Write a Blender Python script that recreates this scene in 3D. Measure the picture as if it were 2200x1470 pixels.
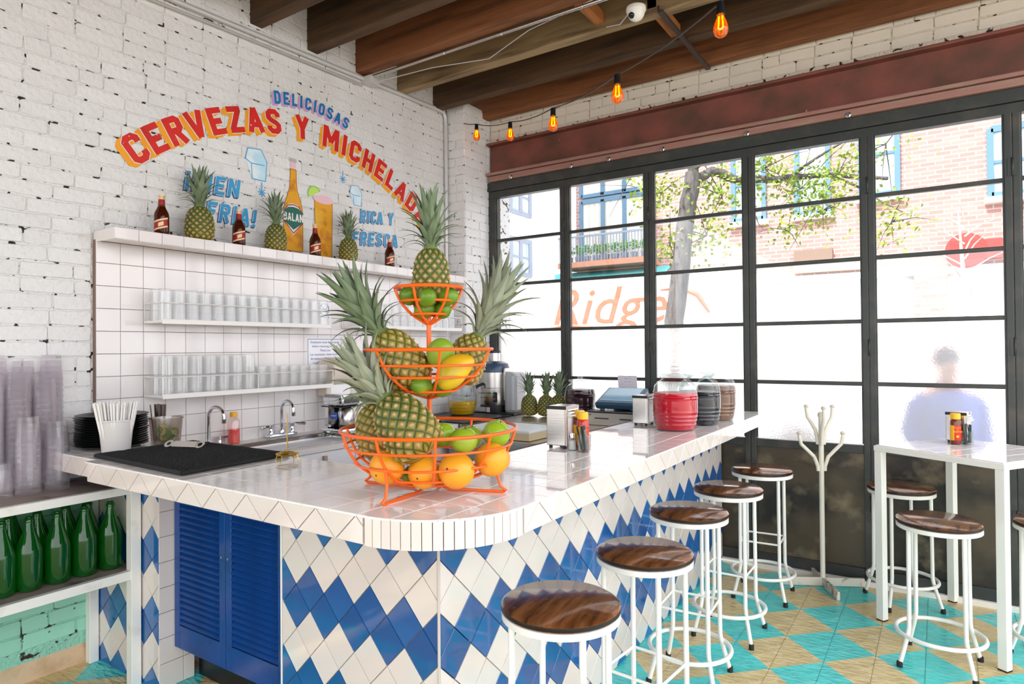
import bpy, bmesh, math, random
from math import sin, cos, pi, radians, sqrt, atan2
from mathutils import Vector, Matrix, Euler
random.seed(7)
for o in list(bpy.data.objects): bpy.data.objects.remove(o)
SC = bpy.context.scene
COL = SC.collection
# ---------------------------------------------------------------- camera
cd = bpy.data.cameras.new('camera'); cam = bpy.data.objects.new('camera', cd); COL.objects.link(cam)
_yaw, _pit, _rol = radians(33.50168), radians(.54039), radians(-.45448)
_fw = Vector((-sin(_yaw)*cos(_pit), cos(_yaw)*cos(_pit), sin(_pit))); _r = Vector((cos(_yaw), sin(_yaw), 0)); _u = _r.cross(_fw)
_r2 = _r*cos(_rol)+_u*sin(_rol); _u2 = -_r*sin(_rol)+_u*cos(_rol)
cam.matrix_world = Matrix(((_r2.x, _u2.x, -_fw.x, 3.3455), (_r2.y, _u2.y, -_fw.y, -4.4968), (_r2.z, _u2.z, -_fw.z, 1.4642), (0, 0, 0, 1)))
cd.sensor_fit = 'HORIZONTAL'; cd.sensor_width = 36; cd.lens = 1384.57/2200*36; cd.clip_start = .05; cd.clip_end = 200
SC.camera = cam
# ---------------------------------------------------------------- sky, sun, exposure
wd = bpy.data.worlds.new('sky'); SC.world = wd; wd.use_nodes = True
bg = wd.node_tree.nodes['Background']; bg.inputs[0].default_value = (.93, .96, 1, 1); bg.inputs[1].default_value = 1.75
sl = bpy.data.lights.new('sun', 'SUN'); sun = bpy.data.objects.new('sun', sl); COL.objects.link(sun)
sl.energy = 3.6; sl.angle = radians(1.5); sl.color = (1, .95, .88)
sun.rotation_euler = Vector((.22, .62, -.78)).to_track_quat('-Z', 'Y').to_euler()
vs = SC.view_settings; vs.view_transform = 'Standard'; vs.look = 'None'; vs.gamma = 1; vs.use_curve_mapping = False
vs.exposure = 1.04
SC.cycles.transparent_max_bounces = 20; SC.cycles.max_bounces = 7; SC.cycles.diffuse_bounces = 3; SC.cycles.glossy_bounces = 3; SC.cycles.transmission_bounces = 6
# ---------------------------------------------------------------- helpers
def lin(h):
    r = [int(h[i:i+2], 16)/255 for i in (0, 2, 4)]
    return tuple(x/12.92 if x <= .04045 else ((x+.055)/1.055)**2.4 for x in r)+(1,)
MATS = {}
def M(name, col='ffffff', rough=.5, metal=0, spec=.5, trans=0, ior=1.45, var=None, var2=None, bump=None, emit=None, coat=0, rnd=0, coord='Object', sss=0):
    """var=(scale, other colour, low, high[, stretch]) noise colour; bump=(scale, strength[, distance]); rnd = per-object brightness spread"""
    if name in MATS: return MATS[name]
    m = bpy.data.materials.new(name); m.use_nodes = True; nt = m.node_tree; N = nt.nodes; L = nt.links; b = N['Principled BSDF']
    c = lin(col) if isinstance(col, str) else col
    b.inputs['Base Color'].default_value = c; b.inputs['Roughness'].default_value = rough; b.inputs['Metallic'].default_value = metal
    b.inputs['Specular IOR Level'].default_value = spec; b.inputs['IOR'].default_value = ior
    b.inputs['Transmission Weight'].default_value = trans; b.inputs['Coat Weight'].default_value = coat
    m.diffuse_color = c
    if sss: b.inputs['Subsurface Weight'].default_value = sss; b.inputs['Subsurface Radius'].default_value = (.02, .015, .01); b.inputs['Subsurface Scale'].default_value = .3
    tc = N.new('ShaderNodeTexCoord')
    cur = None
    def noise(sc, st=None, det=4):
        n = N.new('ShaderNodeTexNoise'); n.inputs['Scale'].default_value = sc; n.inputs['Detail'].default_value = det
        if st:
            mp = N.new('ShaderNodeMapping'); mp.inputs['Scale'].default_value = st; L.new(tc.outputs[coord], mp.inputs[0]); L.new(mp.outputs[0], n.inputs[0])
        else: L.new(tc.outputs[coord], n.inputs[0])
        return n
    for v in (var, var2):
        if not v: continue
        n = noise(v[0], v[4] if len(v) > 4 else None)
        mr = N.new('ShaderNodeMapRange'); mr.inputs[1].default_value = v[2]; mr.inputs[2].default_value = v[3]; L.new(n.outputs[0], mr.inputs[0])
        mx = N.new('ShaderNodeMix'); mx.data_type = 'RGBA'; L.new(mr.outputs[0], mx.inputs[0])
        mx.inputs[6].default_value = c; mx.inputs[7].default_value = lin(v[1])
        if cur: L.new(cur, mx.inputs[6])
        cur = mx.outputs[2]
    if rnd:
        oi = N.new('ShaderNodeObjectInfo'); mr = N.new('ShaderNodeMapRange'); mr.inputs[3].default_value = 1-rnd; mr.inputs[4].default_value = 1
        L.new(oi.outputs['Random'], mr.inputs[0])
        hs = N.new('ShaderNodeHueSaturation'); L.new(mr.outputs[0], hs.inputs['Value']); hs.inputs['Color'].default_value = c
        if cur: L.new(cur, hs.inputs['Color'])
        cur = hs.outputs[0]
    if cur: L.new(cur, b.inputs['Base Color'])
    if bump:
        n = noise(bump[0], bump[3] if len(bump) > 3 else None); bp = N.new('ShaderNodeBump'); bp.inputs['Strength'].default_value = bump[1]; bp.inputs['Distance'].default_value = bump[2] if len(bump) > 2 else .005
        L.new(n.outputs[0], bp.inputs['Height']); L.new(bp.outputs[0], b.inputs['Normal'])
    if emit: b.inputs['Emission Color'].default_value = lin(emit[0]); b.inputs['Emission Strength'].default_value = emit[1]
    MATS[name] = m; return m
def clear_glass(name, tint='ffffff', refl=.1, gl=.02, edge=.6, milk=0, milkc='ffffff'):
    """thin clear glass: straight-through light plus a facing-dependent mirror sheen"""
    if name in MATS: return MATS[name]
    m = bpy.data.materials.new(name); m.use_nodes = True; nt = m.node_tree; N = nt.nodes; L = nt.links
    N.remove(N['Principled BSDF']); out = N['Material Output']
    t = N.new('ShaderNodeBsdfTransparent'); t.inputs[0].default_value = lin(tint)
    g = N.new('ShaderNodeBsdfGlossy'); g.inputs['Roughness'].default_value = gl
    lw = N.new('ShaderNodeLayerWeight'); lw.inputs[0].default_value = .25
    mr = N.new('ShaderNodeMapRange'); mr.inputs[3].default_value = refl; mr.inputs[4].default_value = edge; L.new(lw.outputs['Facing'], mr.inputs[0])
    mx = N.new('ShaderNodeMixShader'); L.new(mr.outputs[0], mx.inputs[0]); L.new(t.outputs[0], mx.inputs[1]); L.new(g.outputs[0], mx.inputs[2]); L.new(mx.outputs[0], out.inputs[0])
    if milk:
        dd = N.new('ShaderNodeBsdfDiffuse'); dd.inputs[0].default_value = lin(milkc); tl = N.new('ShaderNodeBsdfTranslucent'); tl.inputs[0].default_value = lin(milkc)
        a1 = N.new('ShaderNodeMixShader'); L.new(dd.outputs[0], a1.inputs[1]); L.new(tl.outputs[0], a1.inputs[2]); a2 = N.new('ShaderNodeMixShader'); a2.inputs[0].default_value = milk
        L.new(mx.outputs[0], a2.inputs[1]); L.new(a1.outputs[0], a2.inputs[2]); L.new(a2.outputs[0], out.inputs[0])
    m.diffuse_color = lin(tint); MATS[name] = m; return m
class MB:
    def __init__(s): s.v = []; s.f = []; s.mi = []; s.sm = []
    def add(s, vs_, fs, mi=0, sm=False):
        o = len(s.v); s.v += [tuple(p) for p in vs_]
        for f in fs: s.f.append([o+i for i in f]); s.mi.append(mi); s.sm.append(sm)
        return s
    def box(s, x0, x1, y0, y1, z0, z1, mi=0):
        return s.add([(x0,y0,z0),(x1,y0,z0),(x1,y1,z0),(x0,y1,z0),(x0,y0,z1),(x1,y0,z1),(x1,y1,z1),(x0,y1,z1)], [(0,3,2,1),(4,5,6,7),(0,1,5,4),(1,2,6,5),(2,3,7,6),(3,0,4,7)], mi)
    def obox(s, M4, sx, sy, sz, mi=0):
        k = [(a*sx/2, b*sy/2, c*sz/2) for c in (-1,1) for a, b in ((-1,-1),(1,-1),(1,1),(-1,1))]
        return s.add([M4 @ Vector(p) for p in k], [(0,3,2,1),(4,5,6,7),(0,1,5,4),(1,2,6,5),(2,3,7,6),(3,0,4,7)], mi)
    def lathe(s, prof, n=24, c=(0,0,0), mi=0, M4=None, sm=True, cap=True):
        vs_ = []; fs = []
        for r, z in prof:
            for k in range(n):
                a = 2*pi*k/n; p = Vector((r*cos(a), r*sin(a), z)); p = M4 @ p if M4 else p
                vs_.append((p.x+c[0], p.y+c[1], p.z+c[2]))
        for i in range(len(prof)-1):
            for k in range(n):
                k2 = (k+1) % n; fs.append((i*n+k, i*n+k2, (i+1)*n+k2, (i+1)*n+k))
        if cap:
            if prof[0][0] > 1e-4: fs.append(tuple(reversed(range(n))))
            if prof[-1][0] > 1e-4: fs.append(tuple((len(prof)-1)*n+k for k in range(n)))
        return s.add(vs_, fs, mi, sm)
    def tube(s, pts, r, n=8, closed=False, mi=0, rs=None):
        P = [Vector(p) for p in pts]; m = len(P); vs_ = []; fs = []; prev = None
        for i, p in enumerate(P):
            if closed: t = (P[(i+1) % m]-P[i-1])
            else: t = P[min(i+1, m-1)]-P[max(i-1, 0)]
            t.normalize()
            if prev is None:
                a = Vector((0,0,1)) if abs(t.z) < .9 else Vector((1,0,0)); u = t.cross(a).normalized()
            else: u = (prev-t*prev.dot(t)).normalized()
            prev = u; w = t.cross(u); rr = rs[i] if rs else r
            for k in range(n):
                a = 2*pi*k/n; q = p+u*(rr*cos(a))+w*(rr*sin(a)); vs_.append(q)
        for i in range(m if closed else m-1):
            i2 = (i+1) % m
            for k in range(n):
                k2 = (k+1) % n; fs.append((i*n+k, i*n+k2, i2*n+k2, i2*n+k))
        if not closed: fs.append(tuple(reversed(range(n)))); fs.append(tuple((m-1)*n+k for k in range(n)))
        return s.add(vs_, fs, mi, True)
    def ring(s, c, R, r, n=32, m=8, mi=0, M4=None):
        pts = [Vector((R*cos(2*pi*k/n), R*sin(2*pi*k/n), 0)) for k in range(n)]
        if M4: pts = [M4 @ p for p in pts]
        return s.tube([(p.x+c[0], p.y+c[1], p.z+c[2]) for p in pts], r, m, True, mi)
    def ball(s, c, rx, ry, rz, n=20, m=12, mi=0, fn=None):
        vs_ = [(c[0], c[1], c[2]-rz*(fn(-1) if fn else 1))]; fs = []
        for i in range(1, m):
            a = -pi/2+pi*i/m
            for k in range(n): b = 2*pi*k/n; vs_.append((c[0]+rx*cos(a)*cos(b), c[1]+ry*cos(a)*sin(b), c[2]+rz*sin(a)))
        vs_.append((c[0], c[1], c[2]+rz)); e = len(vs_)-1
        for k in range(n): fs.append((0, 1+(k+1) % n, 1+k)); fs.append((e, e-n+k, e-n+(k+1) % n))
        for i in range(m-2):
            for k in range(n): k2 = (k+1) % n; fs.append((1+i*n+k, 1+i*n+k2, 1+(i+1)*n+k2, 1+(i+1)*n+k))
        return s.add(vs_, fs, mi, True)
    def prism(s, poly, F, t, bev=0, mi=0):
        """convex 2D polygon (ccw) raised t along the frame normal; F(u, v, h) -> xyz; bev = edge chamfer"""
        n = len(poly); vs_ = [F(u, v, 0) for u, v in poly]
        if bev:
            ins = inset(poly, bev) or poly
            vs_ += [F(u, v, t-bev) for u, v in poly]+[F(u, v, t) for u, v in ins]; lv = 3
        else: vs_ += [F(u, v, t) for u, v in poly]; lv = 2
        fs = [tuple(reversed(range(n))), tuple((lv-1)*n+k for k in range(n))]
        for i in range(lv-1):
            for k in range(n): k2 = (k+1) % n; fs.append((i*n+k, i*n+k2, (i+1)*n+k2, (i+1)*n+k))
        return s.add(vs_, fs, mi)
    def mesh(s, name, mats):
        me = bpy.data.meshes.new(name); me.from_pydata(s.v, [], s.f)
        for m in (mats if isinstance(mats, (list, tuple)) else [mats]): me.materials.append(m)
        me.polygons.foreach_set('material_index', s.mi); me.polygons.foreach_set('use_smooth', s.sm)
        if any(s.sm):
            bm = bmesh.new(); bm.from_mesh(me); bmesh.ops.recalc_face_normals(bm, faces=bm.faces)
            for e in bm.edges:
                if len(e.link_faces) == 2 and e.calc_face_angle(0) > .7: e.smooth = False
            bm.to_mesh(me); bm.free()
        else:
            bm = bmesh.new(); bm.from_mesh(me); bmesh.ops.recalc_face_normals(bm, faces=bm.faces); bm.to_mesh(me); bm.free()
        me.update(); return me
    def obj(s, name, mats, parent=None, loc=None, rot=None, bevel=0):
        return link(name, s.mesh(name, mats), parent, loc, rot, bevel)
def link(name, me, parent=None, loc=None, rot=None, bevel=0):
    o = bpy.data.objects.new(name, me); COL.objects.link(o)
    if parent: o.parent = parent
    if loc: o.location = loc
    if rot: o.rotation_euler = rot
    if bevel:
        b = o.modifiers.new('bevel', 'BEVEL'); b.width = bevel; b.segments = 2; b.limit_method = 'ANGLE'
    return o
def tag(o, label, cat, group=None, kind=None):
    o['label'] = label; o['category'] = cat
    if group: o['group'] = group
    if kind: o['kind'] = kind
    return o
def thing(name, label, cat, loc=(0,0,0), rz=0, group=None):
    o = bpy.data.objects.new(name, None); COL.objects.link(o); o.empty_display_size = .05
    o.location = loc; o.rotation_euler = (0, 0, rz); return tag(o, label, cat, group)
def struct(o): o['kind'] = 'structure'; return o
def stuff(o): o['kind'] = 'stuff'; return o
def dup(root, loc=None, rz=None, label=None, parent=None):
    r = root.copy(); COL.objects.link(r); r.parent = parent
    if loc is not None: r.location = loc
    if rz is not None: r.rotation_euler = (0, 0, rz)
    if label: r['label'] = label
    for c in list(root.children): dup(c, parent=r)
    return r
def inset(poly, g):
    n = len(poly); out = []
    for i in range(n):
        (ax, ay), (bx, by), (cx, cy) = poly[i-1], poly[i], poly[(i+1) % n]
        d1 = Vector((bx-ax, by-ay)); d2 = Vector((cx-bx, cy-by))
        if d1.length < 1e-6 or d2.length < 1e-6: return None
        d1.normalize(); d2.normalize(); n1 = Vector((-d1.y, d1.x)); n2 = Vector((-d2.y, d2.x)); k = 1+n1.dot(n2)
        if k < .1: return None
        q = Vector((bx, by))+(n1+n2)*(g/k); out.append((q.x, q.y))
    if area(out) < 1e-5 or area(out) > area(poly): return None
    return out
def area(p): return sum(p[i-1][0]*p[i][1]-p[i][0]*p[i-1][1] for i in range(len(p)))/2
def clip(poly, a, b, c):
    """keep a*x+b*y <= c"""
    out = []; n = len(poly)
    for i in range(n):
        p, q = poly[i-1], poly[i]; dp = a*p[0]+b*p[1]-c; dq = a*q[0]+b*q[1]-c
        if (dp <= 0) != (dq <= 0): t = dp/(dp-dq); out.append((p[0]+(q[0]-p[0])*t, p[1]+(q[1]-p[1])*t))
        if dq <= 0: out.append(q)
    res = []
    for p in out:
        if not res or abs(p[0]-res[-1][0])+abs(p[1]-res[-1][1]) > 1e-4: res.append(p)
    if len(res) > 2 and abs(res[0][0]-res[-1][0])+abs(res[0][1]-res[-1][1]) < 1e-4: res.pop()
    return res
def tilepiece(name, poly, F, t, m, parent, gap=.0012, bev=.0012):
    p = inset(poly, gap) if len(poly) > 2 else None
    if not p or area(p) < 8e-5: return None
    return MB().prism(p, F, t, bev).obj(name, m, parent)
def arcpts(c, r, a0, a1, n): return [(c[0]+r*cos(a0+(a1-a0)*i/n), c[1]+r*sin(a0+(a1-a0)*i/n)) for i in range(n+1)]
# ---------------------------------------------------------------- materials
m_brick = M('painted_brick', 'eceae9', .62, var=(2.2, 'e0dddb', .4, .7), bump=(42, 1, .009), rnd=.06)
m_brickw = M('painted_brick_warm', 'e3d9cb', .65, var=(2.2, 'd2c6b4', .4, .7), bump=(55, .5, .004), rnd=.06)
m_mint = M('mint_painted_brick', '9fd9c0', .6, var=(3, '86c3aa', .45, .75), var2=(45, '5b4a3c', .7, .72), bump=(55, .5, .004), rnd=.08)
def mortar_mat(name, base, dark):
    m = M(name, base, .8, var=(24, dark, .59, .62, (1, .95, 1.25)), bump=(60, 1, .012)); return m
m_mortar = mortar_mat('painted_mortar', 'e6e3e1', '2b2420')
m_mortarw = mortar_mat('painted_mortar_warm', 'd6cbba', '2b2018')
m_mortarm = mortar_mat('mint_mortar', '93cdb4', '3c2c22')
m_tile = M('white_glazed_tile', 'ebe4e2', .07, spec=.5, ior=1.5, rnd=.03, bump=(9, .06, .004))
m_ttile = M('worktop_glazed_tile', 'f8f3f0', .05, spec=.8, ior=1.7, rnd=.03, bump=(9, .06, .004))
m_ctile = M('cream_glazed_tile', 'e5dad3', .06, spec=.7, ior=1.6, rnd=.05, bump=(9, .05, .004))
m_btile = M('blue_glazed_tile', '1f5799', .06, spec=.7, ior=1.6, rnd=.12, bump=(9, .05, .004), var=(1.3, '2a6cb0', .45, .65))
m_grout = M('brown_grout', '8a7468', .9, bump=(120, .4, .002))
m_groutd = M('dark_grout', '75645a', .9, bump=(120, .4, .002))
m_groutl = M('pale_grout', 'c9bdb4', .9)
m_white = M('white_paint', 'eceae4', .4, var=(9, 'd8d2c6', .6, .75))
m_whitem = M('white_enamel_metal', 'f2efe8', .28, var=(30, 'cdbfa6', .72, .78))
m_orange = M('orange_enamel_wire', 'f2661a', .3)
m_steel = M('brushed_steel', 'c9c4bf', .26, 1, bump=(6, .06, .002, (1, 1, 40)))
m_chrome = M('chrome', 'dfe2e6', .08, 1)
m_black = M('black_rubber', '1b1b1b', .7)
m_blackp = M('black_plastic', '14161a', .35)
m_darksteel = M('dark_window_steel', '3d403e', .4, .3, var=(7, '57514a', .5, .8), bump=(40, .2, .002))
m_glass = clear_glass('window_glass', 'fbfdff', .04, .01, .35)
m_tumbler = clear_glass('tumbler_glass', 'fefefe', .05, .03, .45, .1, 'ffffff')
m_jarg = clear_glass('jar_glass', 'eef3f3', .03, .02, .6)
# ================================================================ the room
FX = lambda x: (lambda u, v, h: (x+h, u, v))            # wall facing +X: u = Y, v = Z
FY = lambda y: (lambda u, v, h: (u, y-h, v))            # wall facing -Y: u = X, v = Z
FZ = lambda z: (lambda u, v, h: (u, v, z+h))            # facing up
CAMP = Vector((3.3455, -4.4968, 1.4642))
# ---- floor
T = .197; FX0, FY0 = 2.884, -.62
m_turq = M('turquoise_floor_tile', '4fdcd8', .1, spec=.7, ior=1.6, var=(5, '86e6e0', .5, .75), bump=(14, 1, .02, (1, 2.4, 1)), rnd=.1, coord='Object')
m_tan = M('tan_floor_tile', 'e0c88f', .1, spec=.7, ior=1.6, var=(9, 'ecd8ac', .5, .7), var2=(13, 'a5713a', .66, .7, (1, 2, 1)), bump=(14, 1, .02, (1, 2.4, 1)), rnd=.1)
floor = struct(MB().box(-.3, 6.5, -9, .05, -.12, -.006).obj('floor', M('floor_bed', 'a58f66', .5)))
def floor_mesh(diag, a, b):
    g = .0008; e = T-g; mb = MB()
    P = [(g, g), (e, g), (e, e), (g, e)]
    A, B = ([P[0], P[1], P[3]], [P[1], P[2], P[3]]) if diag == 0 else ([P[0], P[2], P[3]], [P[0], P[1], P[2]])
    mb.prism(A, FZ(-.006), .006, mi=a); mb.prism(B, FZ(-.006), .006, mi=b)
    return mb.mesh('floor_tile', [m_turq, m_tan])
fmesh = {}
for i in range(-16, 9):
    for j in range(-18, 4):
        x, y = FX0+i*T, FY0+j*T
        if not ((x > 1.95 and y > -3.6 and x < 4.5) or (x < 1.5 and -3.9 < y < -2.75)): continue
        if x < -.13 or y+T > .06: continue
        if (i+j) % 2 == 0: diag, a, b = 0, i % 2, (i+1) % 2      # corners (i,j) and (i+1,j+1) own the triangles
        else: diag, a, b = 1, i % 2, (i+1) % 2                   # corners (i,j+1) and (i+1,j)
        k = (diag, a, b)
        if k not in fmesh: fmesh[k] = floor_mesh(*k)
        link('tile', fmesh[k], floor, (x, y, 0))
# ---- brick walls
def brick_mesh(L, H, seed):
    r = random.Random(seed); j = lambda: r.uniform(-.0035, .0035); c = .006
    p = [(c+j(), j()), (L/2+j(), j()), (L-c+j(), j()), (L+j(), c), (L+j(), H-c), (L-c+j(), H+j()), (L/2+j(), H+j()), (c+j(), H+j()), (j(), H-c), (j(), c)]
    return p
BH, BL = .072, .213
bm_cache = {}
def lay(parent, F, rects, mat_of, maxparts=300, near=CAMP, frame='X'):
    """brick courses over (u0, u1, v0, v1) fields; the nearest ones single objects, the rest one joined part"""
    L_ = []
    for (u0, u1, v0, v1) in rects:
        k0 = int(math.floor(v0/BH)); k1 = int(math.ceil(v1/BH))
        for k in range(k0, k1):
            z = k*BH
            if z < v0-.02 or z+BH > v1+.03: continue
            rr = random.Random(k*7+3); u = u0-(k % 2)*BL/2-rr.uniform(0, .03)
            while u < u1-.02:
                w = BL if rr.random() < .86 else BL/2
                a, b = max(u, u0), min(u+w, u1)
                if b-a > .035: L_.append((a, b, z))
                u += w
    pts = sorted(L_, key=lambda q: (Vector(F((q[0]+q[1])/2, q[2], 0))-near).length)
    rest = {}
    for n, (a, b, z) in enumerate(pts):
        w = round((b-a-.007), 3); m = mat_of((a+b)/2, z); dep = random.uniform(.0045, .0075)
        if n < maxparts:
            sd = n % 3; key = (F, w, sd, m.name)
            if key not in bm_cache:
                bm_cache[key] = MB().prism(brick_mesh(w, BH-.0075, sd*31+int(w*1000)), lambda u, v, h: tuple(Vector(F(u, v, h))-Vector(F(0, 0, 0))), .006, .003).mesh('brick', m)
            p = Vector(F(a+.0035, z+.0035, dep-.006)); link('brick', bm_cache[key], parent, p)
        else:
            rest.setdefault(m, MB()).prism(brick_mesh(w, BH-.0075, n), lambda u, v, h: F(a+.0035+u, z+.0035+v, dep-.006+h), .006, .003)
    for m, mb in rest.items(): stuff(mb.obj('brickwork', m, parent))
MB_ = MB().box(-.3, -.0365, -5.2, -.3, 0, 3.75, 0).box(-.0368, -.0364, -5.2, -3.0, .09, .885, 1).box(-.0368, -.0362, -5.2, -3.0, 0, .09, 2)
wall_left = struct(MB_.obj('wall_left', [m_mortar, m_mortarm, M('bare_render', 'd9b896', .8, var=(8, 'b79a72', .5, .7), bump=(60, .5, .005))]))
lay(wall_left, FX(-.0365), [(-3.62, -.362, 2.05, 3.74), (-3.62, -3.035, .88, 2.065), (-3.62, -3.0, .1, .87)], lambda u, v: m_mint if v < .86 else m_brick)
pier = struct(MB().box(-.2, .1545, -.3545, .3, 0, 3.47).obj('wall_pier', m_mortar))
lay(pier, FY(-.3545), [(-.03, .158, .95, 3.45)], lambda u, v: m_brick, 200)
lay(pier, FX(.1545), [(-.358, .0, .95, 3.45)], lambda u, v: m_brick, 200)
wall_win = struct(MB().box(-.3, 6.5, .006, .3, 3.17, 3.75).obj('wall_window', m_mortarw))
lay(wall_win, FY(.006), [(.165, 4.7, 3.19, 3.62)], lambda u, v: m_brickw, 200)
# ---- ceiling, joists
m_boards = M('ceiling_boards', '2a1c12', .8, var=(3, '3b2818', .4, .7, (1, 8, 1)))
ceil = struct(MB().box(-.3, 4.75, -14, .4, 3.68, 3.75).obj('ceiling', m_boards))  # unseen side cut short to admit sky light, unseen rear extended to limit it
m_joist = [M('joist_brown', '7a5034', .75, var=(3, '4f331d', .4, .7, (.6, 6, 6)), bump=(8, .4, .006, (.3, 6, 6))), M('joist_dark', '5c432c', .75, var=(3, '38281a', .4, .7, (.6, 6, 6)), bump=(8, .4, .006, (.3, 6, 6))),
    M('joist_tan', 'a38a66', .75, var=(3, '5f4c33', .45, .7, (.6, 6, 6)), bump=(8, .4, .006, (.3, 6, 6))), M('joist_red', '8a5633', .75, var=(3, '5f381f', .45, .7, (.6, 6, 6)), bump=(8, .4, .006, (.3, 6, 6)))]
for n, y in enumerate((-3.42, -3.006, -2.592, -2.178, -1.764, -1.35, -.936, -.522, -.108)):
    MB().box(-.06, 4.75, y, y+.082, 3.4, 3.68).obj('joist', m_joist[(0, 1, 0, 1, 1, 3, 2, 1, 3)[n]], ceil, bevel=.004)
m_block = M('blocking_timber', 'b4713a', .7, var=(4, '8a5225', .4, .7, (8, 1, 1)))
MB().box(1.62, 1.68, -1.35, -.936, 3.43, 3.5).obj('blocking', m_block, ceil, bevel=.003)
MB().box(1.95, 2.01, -.936, -.522, 3.43, 3.5).obj('blocking', m_block, ceil, bevel=.003)
MB().box(2.02, 2.05, -.95, -.02, 3.385, 3.4).box(2.02, 2.026, -.95, -.02, 3.4, 3.43).obj('strap_bar', M('dull_steel_strap', '5d4f4a', .5, .6), ceil)
# ---- steel beam over the window
m_beam = M('red_oxide_steel', '82493e', .5, .1, var=(3.5, '5a3d30', .4, .65), var2=(19, 'b49a86', .72, .77, (1, 1, .6)), bump=(25, .3, .004))
m_beaml = M('worn_flange', 'a0746a', .5, .2, var=(14, 'a08a78', .5, .7, (.3, 1, 2)), bump=(30, .4, .004))
beam = struct(MB().box(.17, 6.4, -.012, .04, 2.94, 3.19).obj('trim_1', m_beam))
MB().box(.17, 6.4, -.075, .04, 3.175, 3.195).obj('top_flange', m_beam, beam, bevel=.006)
MB().box(.17, 6.4, -.085, .05, 2.918, 2.942).obj('bottom_flange', m_beaml, beam, bevel=.005)
MB().box(.19, 6.4, -.07, .05, 2.868, 2.914).obj('lintel_plate', m_beaml, beam, bevel=.006)
for x in (.42, .98, 1.3, 1.72, 2.3, 2.9):
    MB().lathe([(.018, 0), (.018, .008), (.011, .012), (.011, .02)], 6, M4=Matrix.Translation((x, -.071, 2.875)) @ Matrix.Rotation(pi/2, 4, 'X'), sm=False).obj('bolt', m_steel, beam)
# ---- steel window doors
WX0, WM = .189, .7012
win = bpy.data.objects.new('window_1', None); COL.objects.link(win); struct(win)
MB().box(.155, 6.4, -.045, .05, 2.794, 2.868).obj('header_channel', m_darksteel, win, bevel=.004)
MB().box(.155, 6.4, -.03, .03, 2.735, 2.792).obj('head_rail', m_darksteel, win, bevel=.003)
MB().box(.155, .235, -.03, .04, 0, 2.735).obj('jamb', m_darksteel, win, bevel=.004)
NB = 8; zb = [2.375, 1.997, 1.612, 1.2274]
for i in range(1, NB):
    x = WX0+i*WM
    MB().box(x-.036, x-.0015, -.03, .03, .02, 2.74).obj('stile', m_darksteel, win, bevel=.003)
    MB().box(x+.0015, x+.036, -.03, .03, .02, 2.74).obj('stile', m_darksteel, win, bevel=.003)
    if i in (1, 2, 4, 5):
        for z in (2.44, 1.45, .5):
            MB().box(x-.022, x+.022, -.034, -.029, z-.05, z+.05).lathe([(.006, -.05), (.006, .05)], 8, (x, -.036, z)).obj('hinge', m_darksteel, win)
m_frost = bpy.data.materials.new('frosted_wired_glass'); m_frost.use_nodes = True
nt = m_frost.node_tree; N = nt.nodes; N.remove(N['Principled BSDF'])
tr = N.new('ShaderNodeBsdfTranslucent'); tr.inputs[0].default_value = (.95, .97, 1, 1); rf = N.new('ShaderNodeBsdfRefraction'); rf.inputs['IOR'].default_value = 1.12; rf.inputs['Roughness'].default_value = .32
ns = N.new('ShaderNodeTexNoise'); ns.inputs['Scale'].default_value = 130; ns.inputs['Detail'].default_value = 2; tc = N.new('ShaderNodeTexCoord'); bp = N.new('ShaderNodeBump'); bp.inputs['Strength'].default_value = .7; bp.inputs['Distance'].default_value = .004
nt.links.new(tc.outputs['Object'], ns.inputs[0]); nt.links.new(ns.outputs[0], bp.inputs['Height']); nt.links.new(bp.outputs[0], rf.inputs['Normal'])
mx = N.new('ShaderNodeMixShader'); mx.inputs[0].default_value = .8; nt.links.new(tr.outputs[0], mx.inputs[1]); nt.links.new(rf.outputs[0], mx.inputs[2]); nt.links.new(mx.outputs[0], N['Material Output'].inputs[0])
m_kick = M('oxidised_steel_sheet', '54493b', .36, .3, var=(2.6, '2c2a26', .45, .62), var2=(5, '84765c', .55, .72), bump=(60, .25, .002))
kcache = {}
for i in range(NB-1):
    x0 = WX0+i*WM+.036; x1 = WX0+(i+1)*WM-.036
    if i == 0: x0 = .235
    zs = [2.735]+zb+[.8514]
    for k in range(5):
        zt = zs[k]-(.013 if k else 0); zl = zs[k+1]+(.013 if k < 4 else 0)
        MB().box(x0, x1, -.003, .003, zl, zt).obj('pane', m_glass if k < 3 else m_frost, win)
        if k < 4: MB().box(x0, x1, -.018, .018, zs[k+1]-.0125, zs[k+1]+.0125).obj('glazing_bar', m_darksteel, win, bevel=.004)
    for xx in (x0, x1): MB().box(xx-.008, xx+.008, -.02, -.004, .86, 2.735).obj('glazing_bead', m_darksteel, win)
    MB().box(x0, x1, -.024, .024, .80, .8514).obj('lock_rail', m_darksteel, win, bevel=.003)
    MB().box(x0, x1, -.006, .006, .06, .80).obj('kick_panel', m_kick, win)
    MB().box(x0, x1, -.022, .022, .03, .10).obj('bottom_rail', m_darksteel, win, bevel=.003)
MB().box(.16, 6.4, -.05, .05, -.004, .03).obj('threshold', M('bright_threshold', 'efe9de', .5), win, bevel=.004)
MB().tube([(.16, -.02, 1.93), (.2, -.02, 1.93)], .008).obj('latch_pin', m_steel, win)
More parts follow.
